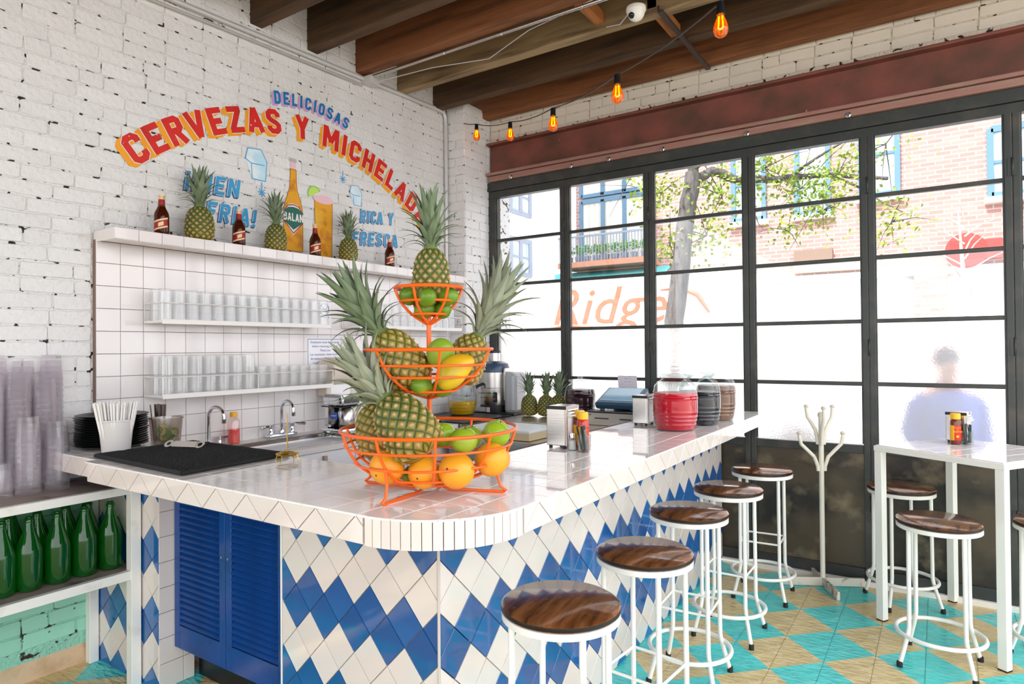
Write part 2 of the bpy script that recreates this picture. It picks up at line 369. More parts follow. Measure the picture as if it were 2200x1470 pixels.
# ================================================================ tiled back wall and its shelf
t_ = .1095; TY0, TZ0 = -3.03, 1.999
backsplash = struct(MB().box(-.036, -.007, -3.03, -.355, .86, 2.0).obj('wall_tiled', m_grout))
sq = inset([(0, 0), (t_, 0), (t_, t_), (0, t_)], .0011)
tile_me = MB().prism(sq, FX(0), .0072, .0014).mesh('tile', m_tile)
for c in range(24):
    for r in range(10):
        z = TZ0-(r+1)*t_
        link('tile', tile_me, backsplash, (-.0072, TY0+c*t_, z))
for r in range(10):
    tilepiece('tile', [(TY0+24*t_, TZ0-(r+1)*t_), (-.36, TZ0-(r+1)*t_), (-.36, TZ0-r*t_), (TY0+24*t_, TZ0-r*t_)], FX(-.0072), .0072, m_tile, backsplash)
wshelf = tag(MB().box(-.03, .172, -3.022, -.356, 1.992, 2.036).obj('tiled_shelf', m_grout), 'white tiled ledge running along the brick wall above the glass racks', 'shelf')
for c in range(25):
    a, b = TY0+c*t_, min(TY0+(c+1)*t_, -.356)
    tilepiece('tile', [(a, 1.987), (b, 1.987), (b, 2.041), (a, 2.041)], FX(.172), .0075, m_tile, wshelf)
    tilepiece('tile', [(.06, a), (.172, a), (.172, b), (.06, b)], FZ(2.036), .006, m_tile, wshelf)
    tilepiece('tile', [(a, .06), (b, .06), (b, .176), (a, .176)], lambda u, v, h: (v, u, 1.992-h), .006, m_tile, wshelf)
for a, b in ((-.028, .06), (.06, .179)): tilepiece('tile', [(a, 1.987), (b, 1.987), (b, 2.041), (a, 2.041)], FY(-3.022), .0075, m_tile, wshelf)
# ================================================================ bar: worktop on a diamond-tiled base
ZT, YE, XE, XI, YI = 1.03, -3.307, 2.391, 1.80, -2.80
FH = .0775; CR = .3; cc = (XE-CR, YE+CR); cf = (XE-.15, -.155); XL = .0
top = thing('bar_worktop', 'white tiled bar worktop with rounded corner and triangle tile edging', 'worktop')
# slab outline, two convex pieces
arc1 = arcpts(cc, CR-.008, -pi/2, 0, 12); arc2 = arcpts(cf, .142, 0, pi/2, 8)
long_ = [(XI, -.01), (XI, YE+.008+.25)]+[(XI, YE+.008)]+arc1+arc2; long_ = list(reversed(long_)) if area(long_) < 0 else long_
MB().prism(long_, FZ(ZT-FH+.002), FH-.008).prism([(.585, YE+.008), (XI, YE+.008), (XI, YI), (.585, YI)], FZ(ZT-FH+.002), FH-.008).prism([(XL, YE+.05), (.585, YE+.05), (.585, YI), (XL, YI)], FZ(ZT-FH+.002), FH-.008).obj('slab', m_groutd, top, bevel=.002)
half = []
for (cx, cy), R, a0, a1, n in ((cc, CR, -pi/2, 0, 14), (cf, .15, 0, pi/2, 8)):
    for k in range(n+1):
        a = a0+(a1-a0)*k/n; half.append((cos(a), sin(a), cos(a)*cx+sin(a)*cy+R, (cx, cy), k))
def topclip(p):
    for a, b, c, ctr, k in half:
        mx_ = max(q[0] for q in p); 
        p = clip(p, a, b, c)
        if len(p) < 3: return p
    return p
ctile_me = MB().prism(inset([(0, 0), (t_, 0), (t_, t_), (0, t_)], .0011), FZ(0), .006, .0012).mesh('tile', m_ttile)
for i in range(-1, 23):
    for j in range(0, 31):
        x1 = XE-i*t_+.0; x0 = x1-t_; y0 = YE+j*t_; y1 = y0+t_
        if x1 <= XL+.02: continue
        pl = [(x0, y0), (x1, y0), (x1, y1), (x0, y1)]
        if x0 >= XI-.06: pl = clip(pl, -1, 0, -XI) if y0 > YI-.001 else pl
        else: pl = clip(clip(pl, 0, 1, YI), -1, 0, -(XL+.0))
        if len(pl) < 3: continue
        if x0 < XI-.06 and y0 > YI: continue
        q = topclip(pl)
        if len(q) < 3 or area(q) < 1e-4: continue
        if x1 < .6: q = clip(q, 0, -1, -(YE+.042))
        if len(q) == 4 and abs(area(q)-t_*t_) < 1e-6: link('tile', ctile_me, top, (x0, y0, ZT-.006))
        else: tilepiece('tile', q, FZ(ZT-.006), .006, m_ttile, top)
# edging: half tiles point up and down, narrow strips round the corner
def edge_run(n0, n1, F, u0, u1, s, zt=ZT-.004, zb_=ZT-FH):
    k = n0-2
    while True:
        a = u0+(k-n0)*s/2
        tri = [(a, zb_), (a+s, zb_), (a+s/2, zt)] if k % 2 == 0 else [(a, zt), (a+s/2, zb_), (a+s, zt)]
        if a > u1: break
        if area(tri) < 0: tri.reverse()
        q = clip(clip(tri, 1, 0, u1), -1, 0, -u0)
        if len(q) > 2: tilepiece('edge_tile', q, F, .008, m_ctile, top)
        k += 1
s_ = .1585
edge_run(0, 0, FY(YE+.008), .605-s_*.33, cc[0]-.006, s_)
edge_run(0, 0, FX(XE-.008), cc[1]+.006, cf[1]+.03, s_)
edge_run(1, 0, FY(YE+.05), .0, .58, s_)
arcl = CR*pi/2; ns_ = 17
for k in range(ns_):
    a0 = -pi/2+pi/2*k/ns_; a1 = -pi/2+pi/2*(k+1)/ns_; g = .0035
    P = [(cc[0]+CR*cos(a), cc[1]+CR*sin(a)) for a in (a0+g, a1-g)]; Q = [(cc[0]+(CR-.009)*cos(a), cc[1]+(CR-.009)*sin(a)) for a in (a1-g, a0+g)]
    MB().prism(P+Q, FZ(ZT-FH-.001), FH-.004).obj('edge_strip', m_ctile, top, bevel=.001)
for k in range(6):
    a0 = pi/2*k/6; a1 = pi/2*(k+1)/6; g = .006
    P = [(cf[0]+.15*cos(a), cf[1]+.15*sin(a)) for a in (a0+g, a1-g)]; Q = [(cf[0]+.141*cos(a), cf[1]+.141*sin(a)) for a in (a1-g, a0+g)]
    MB().prism(P+Q, FZ(ZT-FH-.001), FH-.004).obj('edge_strip', m_ctile, top, bevel=.001)
# base with diamonds
base = thing('tiled_bar', 'bar front clad in blue and cream diamond tiles below the worktop', 'bar')
BX, BY, PLX, PRX = 2.10, -3.014, .535, 1.31      # faces; edges of the cupboard opening
MB().prism([(PRX, -2.968), (BX-.008, -3.012), (BX-.008, -2.87), (PRX, -2.87)], FZ(0), ZT-FH).box(1.86, BX-.008, -3.0, -.03, 0, ZT-FH).box(-.026, PLX-.008, BY, -2.86, 0, ZT-FH).obj('core', m_groutl, base)
def diamonds(F, u0, u1, v0, v1, uc, vc, su, sv, colour, seam=.0013, name='tile', far=99):
    """rhombus tiles centred (uc + i su/2, vc + j sv/2), i + j even"""
    i0 = int((u0-uc)/su*2)-2; i1 = int((u1-uc)/su*2)+2; j0 = int((v0-vc)/sv*2)-2; j1 = int((v1-vc)/sv*2)+2
    full = {}; rest = MB()
    for i in range(i0, i1+1):
        for j in range(j0, j1+1):
            if (i+j) % 2: continue
            cu, cv = uc+i*su/2, vc+j*sv/2
            d = [(cu, cv-sv/2), (cu+su/2, cv), (cu, cv+sv/2), (cu-su/2, cv)]
            q = clip(clip(clip(clip(d, 1, 0, u1), -1, 0, -u0), 0, 1, v1), 0, -1, -v0)
            if len(q) < 3: continue
            m = m_btile if colour(i, j) else m_ctile
            if cu > far:
                q2 = inset(q, seam)
                if q2 and area(q2) > 8e-5: rest.prism(q2, F, .008, .0012, 1 if m is m_btile else 0)
                continue
            if len(q) == 4 and abs(area(q)-su*sv/2) < 1e-5:
                if m not in full: full[m] = MB().prism(inset([(0, -sv/2), (su/2, 0), (0, sv/2), (-su/2, 0)], seam), lambda u, v, h: tuple(Vector(F(u, v, h))-Vector(F(0, 0, 0))), .008, .0012).mesh(name, m)
                link(name, full[m], base, F(cu, cv, 0))
            else: tilepiece(name, q, F, .008, m, base, seam)
    if rest.f: stuff(rest.obj('far_tiles', [m_ctile, m_btile], base))
blue_row = lambda i, j: (-j) % 4 in (0, 3)
diamonds(FX(BX-.008), -3.018, -.035, .0, ZT-FH, -2.945, .8485, .1645, .159, blue_row, far=-1.42)
_c = Vector((BX, -3.02)); _d = Vector((-.9980, .0554)).normalized(); _n = Vector((-_d.y*1, _d.x)).normalized()
_n = Vector((-.0554, -.9980)).normalized()
FN = lambda u, v, h: (_c.x-_d.x*u+_n.x*(h-.008), _c.y-_d.y*u+_n.y*(h-.008), v)
diamonds(FN, -.79, -.004, 0, ZT-FH, -.068, .856, .159, .1595, blue_row)
diamonds(FY(BY), -.026, PLX, 0, ZT-FH, .483-.0745, .8605, .149, .1535, blue_row)
for k in range(9):
    for a, b in ((-3.02, -2.911), (-2.911, -2.86)): tilepiece('tile', [(a, k*t_), (b, k*t_), (b, min((k+1)*t_, ZT-FH)), (a, min((k+1)*t_, ZT-FH))], FX(PLX-.008), .008, m_ctile, base)
MB().tube([(BX+.001, -3.021, 0), (BX+.001, -3.021, ZT-FH)], .0045).obj('corner_bead', m_groutl, base)
MB().box(PRX-.012, PRX-.002, -2.974, -2.94, 0, ZT-FH).obj('edge_bead', m_white, base)
MB().box(PLX, PRX, -2.84, -2.83, 0, ZT-FH).obj('cupboard_back', m_blackp, base)
m_blue = M('royal_blue_gloss', '12458c', .22, var=(6, '0e3872', .45, .7), bump=(40, .15, .002))
for n, (x0, x1) in enumerate(((PLX+.006, .917), (.921, PRX-.014))):
    d = tag(bpy.data.objects.new('louver_door', None), ('blue louvered cupboard door beside the cream tiled pillar', 'blue louvered cupboard door meeting the diamond tiled bar front')[n], 'cupboard door', 'louvered doors under the bar'); COL.objects.link(d)
    y0, y1 = -2.955, -2.930
    MB().box(x0, x0+.04, y0, y1, .17, .945).obj('stile', m_blue, d, bevel=.002)
    MB().box(x1-.04, x1, y0, y1, .17, .945).obj('stile', m_blue, d, bevel=.002)
    MB().box(x0+.04, x1-.04, y0, y1, .17, .27).obj('rail', m_blue, d, bevel=.002)
    MB().box(x0+.04, x1-.04, y0, y1, .92, .945).obj('rail', m_blue, d, bevel=.002)
    sl_me = MB().obox(Matrix.Rotation(radians(38), 4, 'X'), x1-x0-.08, .036, .006).mesh('slat', m_blue)
    for k in range(25): link('slat', sl_me, d, ((x0+x1)/2, -2.942, .288+k*.0262))
    MB().tube([(x1-.02 if n == 0 else x0+.02, y0-.004, .62), (x1-.02 if n == 0 else x0+.02, y0, .62)], .005).obj('screw', m_steel, d)
# ================================================================ white shelf unit with bottles and cups
unit = thing('shelf_unit', 'white painted shelf unit against the brick wall beside the bar', 'shelf unit')
m_top = M('worn_grey_board', '9a8a82', .55, var=(10, '5e4f48', .55, .75), bump=(30, .2, .002))
for nm, z0, z1 in (('upper_shelf', .845, .876), ('lower_shelf', .472, .507)):
    MB().box(-.02, .375, -4.6, -3.03, z0, z1-.001).obj(nm, m_top, unit)
    MB().box(.375, .402, -4.6, -3.028, z0-.004, z1).obj('shelf_lip', m_white, unit, bevel=.002)
MB().box(.362, .407, -3.07, -3.0285, 0, .85).obj('post', m_white, unit, bevel=.002)
MB().box(-.03, .012, -3.066, -3.026, 0, .845).obj('post', m_white, unit, bevel=.002)
MB().box(.36, .402, -4.6, -4.56, 0, .845).obj('post', m_white, unit, bevel=.002)
MB().box(-.03, .012, -4.6, -4.56, 0, .845).obj('post', m_white, unit, bevel=.002)
m_green = clear_glass('green_bottle_glass', '4fb848', .07, .03, .55, .3, '1c9a2e')
bp_ = [(.0, .006), (.036, .002), (.044, .008), (.046, .02), (.046, .15), (.0445, .165), (.034, .2), (.022, .235), (.0155, .262), (.0145, .272), (.0165, .274), (.0165, .284), (.014, .287), (.013, .293), (.010, .293), (.010, .285)]
gb = MB().lathe(bp_, 28, cap=False).mesh('green_bottle', m_green)
ord_ = ['beside the post', 'second from the post', 'third from the post', 'fourth from the post', 'fifth from the post', 'sixth from the post']
k = 0
for r, x in enumerate((.285, .185, .085)):
    for c in range(6 if r else 5):
        y = -3.103-c*.0985-(.04 if r == 1 else 0)+random.uniform(-.006, .006)
        o = link('green_bottle', gb, None, (x+random.uniform(-.008, .008), y, .507), (0, 0, random.random()*6))
        tag(o, 'empty green glass bottle, %s row on the lower white shelf, %s' % (('front', 'middle', 'back')[r], ord_[c]), 'bottle', 'green bottles on the lower shelf')
m_cup = clear_glass('smoky_plastic_cup', 'fffdff', .06, .08, .45, .11, 'ffffff')
cupm = MB().lathe([(.0455, 0), (.0465, .002), (.0465, .006), (.0448, .008), (.0375, .112), (.036, .115), (0, .115), ], 28, cap=False).mesh('plastic_cup', m_cup)
STK = ('short front stack closest to the black plates', 'middle stack of the front row', 'lowest stack at the picture edge', 'tall second row stack beside the plates', 'tall stack in the middle of the second row', 'second row stack at the picture edge', 'back row stack nearest the tiled wall', 'back row stack in the middle', 'back row stack at the picture edge')
for sn, (x, y, zt) in enumerate(((.19, -3.268, 1.164), (.19, -3.374, 1.204), (.19, -3.474, 1.026), (.093, -3.277, 1.353), (.093, -3.374, 1.372), (.093, -3.471, 1.371), (.012, -3.222, 1.442), (.012, -3.33, 1.437), (.012, -3.43, 1.438))):
    k = round((zt-.876-.115)/.0255)
    for i in range(k+1):
        o = link('plastic_cup', cupm, None, (x+random.uniform(-.0012, .0012), y+random.uniform(-.0012, .0012), .8765+i*.0255))
        tag(o, 'clear upturned cup in the %s' % STK[sn], 'cup', 'cups in the '+STK[sn])
# ================================================================ back counter with the sink
bc = thing('back_counter', 'white service counter along the tiled wall with steel sink', 'counter')
ZB = .945
m_bcab = M('white_cabinet', 'e6e6ea', .35)
def bcore(): return MB().box(.0, .55, -2.78, -1.05, 0, ZB-.03)
bcore().obj('cabinet_body', m_bcab, bc)
MB().box(0, .13, -2.79, -1.0, ZB-.03, ZB).box(.50, .58, -2.79, -1.0, ZB-.03, ZB).box(.13, .50, -2.79, -2.42, ZB-.03, ZB).box(.13, .50, -1.72, -1.0, ZB-.03, ZB).obj('top_sheet', M('pale_laminate', 'dcd6d4', .3), bc)
for k in range(4):
    a, b = -2.78+k*.43, -2.78+(k+1)*.43-.006
    MB().box(.55, .565, a, b, .75, ZB-.035).obj('drawer', m_bcab, bc, bevel=.002)
    MB().box(.55, .565, a, b, .08, .745).obj('door', m_bcab, bc, bevel=.002)
    MB().box(.565, .585, a+.19, a+.21, .79, .89).obj('handle', M('tan_pull', 'b79a84', .4), bc)
sink = tag(bpy.data.objects.new('sink_basin', None), 'stainless steel sink basin in the counter below the tap', 'sink'); COL.objects.link(sink)
sb = MB(); L0 = [(.11, -2.44, .52, -1.70), (.135, -2.415, .495, -1.725), (.15, -2.40, .48, -1.74), (.17, -2.38, .46, -1.76)]; zz = (ZB+.004, ZB+.003, ZB-.02, ZB-.16)
vs_ = []
for (x0, y0, x1, y1), z in zip(L0, zz): vs_ += [(x0, y0, z), (x1, y0, z), (x1, y1, z), (x0, y1, z)]
fs = [(12, 13, 14, 15)]
for i in range(3):
    for k in range(4): k2 = (k+1) % 4; fs.append((i*4+k, i*4+k2, (i+1)*4+k2, (i+1)*4+k))
sb.add(vs_, fs); o = sb.obj('basin', m_steel, sink, bevel=.01); sd = o.modifiers.new('solid', 'SOLIDIFY'); sd.thickness = .003
MB().lathe([(.03, 0), (.03, .004), (.02, .005), (.018, .002), (0, .002)], 20, (.31, -2.0, ZB-.16)).obj('drain', m_chrome, sink)
def gooseneck(name, label, x, y, z, rz, lever=True):
    f = thing(name, label, 'tap', (x, y, z), rz)
    if lever:
        MB().box(-.028, .028, -.1, .1, 0, .022).obj('deck_plate', m_chrome, f, bevel=.01)
        for s in (-1, 1):
            h = MB().lathe([(.016, .022), (.016, .035), (.012, .04), (.012, .058), (.018, .062), (.018, .075), (0, .078)], 16, (0, s*.075, 0)).obj('valve', m_chrome, f)
            MB().tube([(0, s*.075, .07), (.012, s*.1, .072), (.02, s*.155, .066)], .008, 8, rs=[.006, .009, .011]).obj('lever', m_chrome, h)
    path = [(0, 0, 0), (0, 0, .16)]+[(.055-.055*cos(a), 0, .16+.055*sin(a)) for a in [pi*k/10 for k in range(1, 11)]]+[(.11, 0, .145)]
    MB().tube(path, .0095, 12).obj('spout', m_chrome, f)
    MB().lathe([(.018, 0), (.018, .015), (.011, .03)], 16, (0, 0, .0 if not lever else .02)).obj('collar', m_chrome, f)
    MB().lathe([(.0125, .13), (.0125, .15), (.0105, .152)], 14, (.11, 0, 0)).obj('aerator', m_chrome, f)
    return f
gooseneck('gooseneck_tap', 'chrome gooseneck tap with two lever handles over the sink', .06, -2.04, ZB, 0)
f2 = gooseneck('bar_tap', 'single chrome tap at the wall behind the black bar mat', .055, -2.50, ZB, .2, False)
MB().lathe([(.014, 0), (.014, .02), (.01, .03), (.016, .034), (.016, .046), (0, .05)], 14, (.0, .075, 0)).tube([(0, .075, .04), (.02, .14, .042)], .008).obj('lever', m_chrome, f2)
s = thing('soap_bottle', 'clear plastic bottle of pink liquid soap with yellow cap', 'bottle', (.07, -2.36, ZB))
MB().lathe([(0, .001), (.030, .001), (.0325, .006), (.0325, .125), (.024, .14), (.018, .148), (.018, .155)], 24, cap=False).obj('bottle_body', clear_glass('clear_plastic', 'fff4f2', .08, .05, .4), s)
MB().lathe([(0, .003), (.0305, .003), (.0305, .082), (0, .082)], 24).obj('liquid', M('pink_soap', 'ff6a63', .2, trans=.3, sss=.2), s)
MB().lathe([(.0205, .15), (.0205, .172), (.018, .175), (0, .175)], 20).obj('bottle_cap', M('yellow_cap', 'f2b01c', .4), s)
# ---- glass racks
m_rack = M('white_coated_wire', 'efebe6', .35)
def rack(name, label, y0, y1, z):
    r = thing(name, label, 'rack', (0, 0, 0))
    MB().box(.012, .176, y0, y1, z, z+.012).obj('shelf_board', m_rack, r, bevel=.002)
    MB().box(.176, .184, y0, y1, z-.006, z+.018).obj('lip', m_rack, r, bevel=.001)
    MB().tube([(.005, y0, z+.1), (.181, y0, z+.1), (.181, y1, z+.1), (.005, y1, z+.1)], .0026, 6).obj('guard_rail', m_rack, r)
    for y in (y0, (y0+y1)/2, y1): MB().tube([(.181, y, z+.01), (.181, y, z+.1)], .0024, 6).obj('upright', m_rack, r)
    for y in (y0+.001, y1-.001): MB().box(.005, .176, y-.002, y+.002, z, z+.012).tube([(.007, y, z), (.007, y, z+.1)], .003, 6).obj('end_bracket', m_rack, r)
    return r
rack('glass_rack', 'white wire rack of tall glasses below the tiled ledge', -2.812, -1.765, 1.603)
rack('glass_rack', 'lower white wire rack of mugs and tumblers above the sink', -2.812, -1.75, 1.233)
rack('glass_rack', 'white wire rack on the tiles behind the fruit stand', -1.52, -.44, 1.607)
def glass_mesh(r0, r1, h, b=.012):
    return MB().lathe([(r0, 0), (r0+.0004, b*.4), (r1, h), (r1-.0022, h), (r0-.002, b), (0, b), (0, 0)], 20, cap=False).mesh('drinking_glass', m_tumbler)
gt = glass_mesh(.0335, .030, .158, .14); 
gt = MB().lathe([(.0335, 0), (.0335, .004), (.0295, .156), (.027, .158), (0, .158), (0, .145), (.0268, .144), (.031, .0)], 20, cap=False).mesh('drinking_glass', m_tumbler)
for r, x in enumerate((.135, .06)):
    for c in range(15):
        tag(link('drinking_glass', gt, None, (x, -2.775+c*.0705, 1.6155)), 'tall glass upside down in the %s row on the rack below the tiled ledge' % ('front', 'back')[r], 'glass', 'tall glasses on the upper rack, %s row' % ('front', 'back')[r])
gs = MB().lathe([(.036, 0), (.036, .003), (.0335, .095), (.03, .098), (0, .098), (0, .09), (.0305, .088), (.0335, 0)], 20, cap=False).mesh('drinking_glass', m_tumbler)
for r, x in enumerate((.138, .058)):
    for c in range(7):
        for lv in range(2):
            tag(link('drinking_glass', gs, None, (x, -2.772+c*.0765, 1.2455+lv*.0985)), 'short tumbler upside down on the lower rack, %s tier, %s row' % (('lower', 'upper')[lv], ('front', 'back')[r]), 'glass', 'short tumblers, %s tier, %s row' % (('lower', 'upper')[lv], ('front', 'back')[r]))
gm = MB().lathe([(.032, 0), (.0325, .004), (.034, .125), (.0318, .125), (.0295, .016), (0, .016), (0, 0)], 20, cap=False).mesh('drinking_glass', m_tumbler)
for r, x in enumerate((.138, .06)):
    for c in range(7):
        tag(link('drinking_glass', gm, None, (x, -2.225+c*.071, 1.2455)), 'upright beer glass on the lower rack near the sink, %s row' % ('front', 'back')[r], 'glass', 'upright glasses on the lower rack, %s row' % ('front', 'back')[r])
for c in range(13):
    tag(link('drinking_glass', gt, None, (.13, -1.45+c*.078, 1.6195)), 'tall glass upside down on the rack behind the fruit stand', 'glass', 'tall glasses behind the fruit stand')
# ================================================================ painted mural on the brick wall
G = {}
def _g():
    def path(*p): return list(p)
    def defs(w=.6):
        a, b = .1, w-.1
        return {
        'C': (w, [path((b,.66),(b,.8),(b-.1,.9),(a+.1,.9),(a,.8),(a,.2),(a+.1,.1),(b-.1,.1),(b,.2),(b,.34))]),
        'E': (w-.04, [path((a,0),(a,1)), path((a,.9),(w-.04,.9)), path((a,.5),(w-.12,.5)), path((a,.1),(w-.04,.1))]),
        'R': (w, [path((a,0),(a,1)), path((a,.9),(b-.08,.9),(b,.82),(b,.58),(b-.08,.5),(a,.5)), path((a+.2,.5),(b+.02,0))]),
        'V': (w+.04, [path((.07,1),(w/2+.02,.04)), path((w-.03,1),(w/2+.02,.04))]),
        'Z': (w, [path((.03,.9),(w-.02,.9)), path((w-.1,.88),(.1,.12)), path((.02,.1),(w-.02,.1))]),
        'A': (w+.04, [path((.07,0),(w/2+.02,.97)), path((w-.03,0),(w/2+.02,.97)), path((.17,.3),(w-.13,.3))]),
        'S': (w, [path((b,.7),(b,.8),(b-.1,.9),(a+.1,.9),(a,.8),(a,.64),(a+.1,.55),(b-.1,.45),(b,.36),(b,.2),(b-.1,.1),(a+.1,.1),(a,.2),(a,.3))]),
        'Y': (w, [path((.07,1),(w/2,.46)), path((w-.07,1),(w/2,.46)), path((w/2,.5),(w/2,0))]),
        'M': (w+.22, [path((a,0),(a,1)), path((b+.22,0),(b+.22,1)), path((a+.02,.98),(w/2+.11,.3)), path((b+.2,.98),(w/2+.11,.3))]),
        'N': (w+.06, [path((a,0),(a,1)), path((b+.06,0),(b+.06,1)), path((a,.96),(b+.06,.04))]),
        'I': (.24, [path((.12,0),(.12,1))]),
        'H': (w, [path((a,0),(a,1)), path((b,0),(b,1)), path((a,.5),(b,.5))]),
        'L': (w-.1, [path((a,0),(a,1)), path((a,.1),(w-.1,.1))]),
        'D': (w, [path((a,0),(a,1)), path((a,.9),(b-.12,.9),(b,.76),(b,.24),(b-.12,.1),(a,.1))]),
        'O': (w, [path((b,.5),(b,.8),(b-.1,.9),(a+.1,.9),(a,.8),(a,.2),(a+.1,.1),(b-.1,.1),(b,.2),(b,.5))]),
        'F': (w-.06, [path((a,0),(a,1)), path((a,.9),(w-.06,.9)), path((a,.5),(w-.14,.5))]),
        'B': (w, [path((a,0),(a,1)), path((a,.9),(b-.08,.9),(b-.02,.82),(b-.02,.6),(b-.08,.52),(a,.52)), path((a,.52),(b-.06,.52),(b,.42),(b,.2),(b-.08,.1),(a,.1))]),
        '!': (.24, [path((.12,.3),(.12,1)), path((.12,0),(.12,.17))]),
        '\u00a1': (.24, [path((.12,0),(.12,.7)), path((.12,.83),(.12,1))]),
        ' ': (.34, [])}
    G.update(defs())
_g()
def stroke(mb, pts, t, F):
    n = len(pts); L_, R_ = [], []
    for i in range(n):
        p = Vector(pts[i]); d1 = (p-Vector(pts[i-1])).normalized() if i else None; d2 = (Vector(pts[i+1])-p).normalized() if i < n-1 else None
        if d1 is None: d1 = d2
        if d2 is None: d2 = d1
        n1 = Vector((-d1.y, d1.x)); n2 = Vector((-d2.y, d2.x)); k = max(.45, 1+n1.dot(n2)); o = (n1+n2)*(t/2/k); L_.append(p+o); R_.append(p-o)
    for i in range(n-1):
        e = Vector((.00003*(len(mb.f) % 9), 0, 0)); mb.add([Vector(F(*L_[i]))+e, Vector(F(*L_[i+1]))+e, Vector(F(*R_[i+1]))+e, Vector(F(*R_[i]))+e], [(0, 3, 2, 1)])
def letters(txt, where, h, x, wide=1, t=.2, shift=(0, 0), grow=0, slant=0, gap=.1, fit=0):
    """one mesh of letters; where(s) -> (Y, Z, angle) along the baseline, s measured from the middle"""
    mb = MB()
    if fit: gap = (fit-sum(G[c][0]*wide*h for c in txt))/(len(txt)-1)/h
    tot = sum(G[c][0]*wide*h+gap*h for c in txt)-gap*h; s = -tot/2
    for c in txt:
        w, st = G[c]; w *= wide*h; Y, Z, a = where(s+w/2)
        def F(u, v, Y=Y, Z=Z, a=a, w=w):
            px = u*wide*h-w/2+slant*(v-.5)*h; pz = (v-.5)*h
            return (x, Y+px*cos(a)-pz*sin(a)+shift[0], Z+px*sin(a)+pz*cos(a)+shift[1])
        for p in st: stroke(mb, p, t+grow, F)
        s += w+gap*h
    return mb
def paint(name, col, dark=None): return M(name, col, .5, var=(6, dark or col, .5, .75), var2=(60, 'e9e4e1', .72, .74), bump=(60, .5, .004))
p_red, p_or, p_wh = paint('sign_red', 'd8261a', 'c02018'), paint('sign_orange', 'f6a51b', 'ee9210'), paint('sign_white', 'eee9e6')
p_bl, p_pk, p_lb, p_db = paint('sign_blue', '1c78b5', '17659c'), paint('sign_pink', 'd49ad0'), paint('sign_sky_blue', '3d9fd2', '2d83b8'), paint('sign_navy', '2a4f8f')
XM = -.0284
def arc(yc, zc, R): return lambda s: (yc+R*sin(s/R), zc+R*cos(s/R), -s/R)
A1 = lambda s: arc(-1.74, 1.175, 1.71)(s+.045)
def word(txt, where, h, fill, shade, sh, **k):
    for q in range(1, 6): letters(txt, where, h, XM+.0001*q, shift=(sh[0]*q/5, sh[1]*q/5), grow=.02, **k).obj('painted_shadow', shade, wall_left) if q in (3, 5) else None
    letters(txt, where, h, XM+.0011, grow=.05, **k).obj('painted_outline', p_wh, wall_left)
    letters(txt, where, h, XM+.0016, **k).obj('painted_lettering', fill, wall_left)
word('CERVEZAS Y MICHELADAS', A1, .145, p_red, p_or, (-.026, -.024), wide=1.12, t=.22, fit=2.56)
word('DELICIOSAS', arc(-1.72, 1.85, 1.2), .078, p_bl, p_pk, (-.014, -.014), wide=1.0, t=.23, gap=.28, slant=.12)
flat = lambda y, z, a=0: (lambda s: (y+s*cos(a), z+s*sin(a), a))
word('\u00a1BIEN', flat(-2.415, 2.392, .05), .105, p_lb, p_db, (-.008, -.008), wide=1.05, t=.2, gap=.17, slant=.2)
word('FRIA!', flat(-2.298, 2.244), .105, p_lb, p_db, (-.008, -.008), wide=1.0, t=.2, gap=.17, slant=.15)
word('RICA Y', flat(-1.15, 2.415, .1), .088, p_lb, p_db, (-.007, -.006), wide=.95, t=.2, gap=.17, slant=.15)
word('FRESCA', flat(-1.165, 2.255, .08), .095, p_lb, p_db, (-.007, -.006), wide=1.05, t=.2, gap=.2, slant=.15)
def poly(pts, k): return MB().add([(XM+.0003*k, y, z) for y, z in pts], [tuple(range(len(pts)))])
def outline(pts, t, k, closed=True):
    mb = MB(); q = pts+[pts[0]] if closed else pts
    stroke(mb, q, t, lambda u, v: (XM+.0003*k, u, v)); return mb
amber = M('painted_amber', 'e8a41f', .5, var=(14, 'c9791a', .5, .7), var2=(5, 'f0bd3c', .55, .75), bump=(60, .5, .004)); p_br = paint('sign_brown', '9a5f2c'); p_gr = paint('sign_green', '1f6a58'); p_lime = paint('sign_lime', 'c5e36a', 'a5d54d'); p_ice = M('painted_ice', 'bfe3f3', .5, var=(9, 'e6f2f7', .45, .65), bump=(60, .5, .004)); p_foam = paint('sign_foam_pink', 'eec3cc', 'e59fb0')
bc_ = -1.879; prof = [(.066, 2.085), (.072, 2.11), (.072, 2.33), (.066, 2.37), (.045, 2.43), (.03, 2.47), (.024, 2.52), (.022, 2.60)]
L_ = [(bc_-r, z) for r, z in prof]; R_ = [(bc_+r, z) for r, z in reversed(prof)]
poly(R_+L_, 1).obj('painted_bottle', amber, wall_left); outline(R_+L_, .004, 2).obj('painted_bottle_line', p_br, wall_left)
poly([(bc_+.021, 2.60), (bc_+.022, 2.645), (bc_-.022, 2.645), (bc_-.021, 2.60)], 1).obj('painted_bottle_neck', p_foam, wall_left)
poly([(bc_+.025, 2.645), (bc_+.023, 2.668), (bc_-.023, 2.668), (bc_-.025, 2.645)], 2).obj('painted_bottle_cap', M('painted_grey', 'b9b6b0', .5, bump=(60, .5, .004)), wall_left)
lab = lambda s: [(bc_-.072, 2.27-.0*s), (bc_, 2.27-.085*s), (bc_+.072, 2.27), (bc_+.072, 2.33), (bc_+.04, 2.33+.045*s), (bc_, 2.33+.055*s), (bc_-.04, 2.33+.045*s), (bc_-.072, 2.33)]
poly(lab(1), 3).obj('painted_label', p_wh, wall_left); outline(lab(.85), .007, 4).obj('painted_label_line', paint('sign_wine', 'a8324a'), wall_left); poly(lab(.6), 5).obj('painted_label_field', p_gr, wall_left)
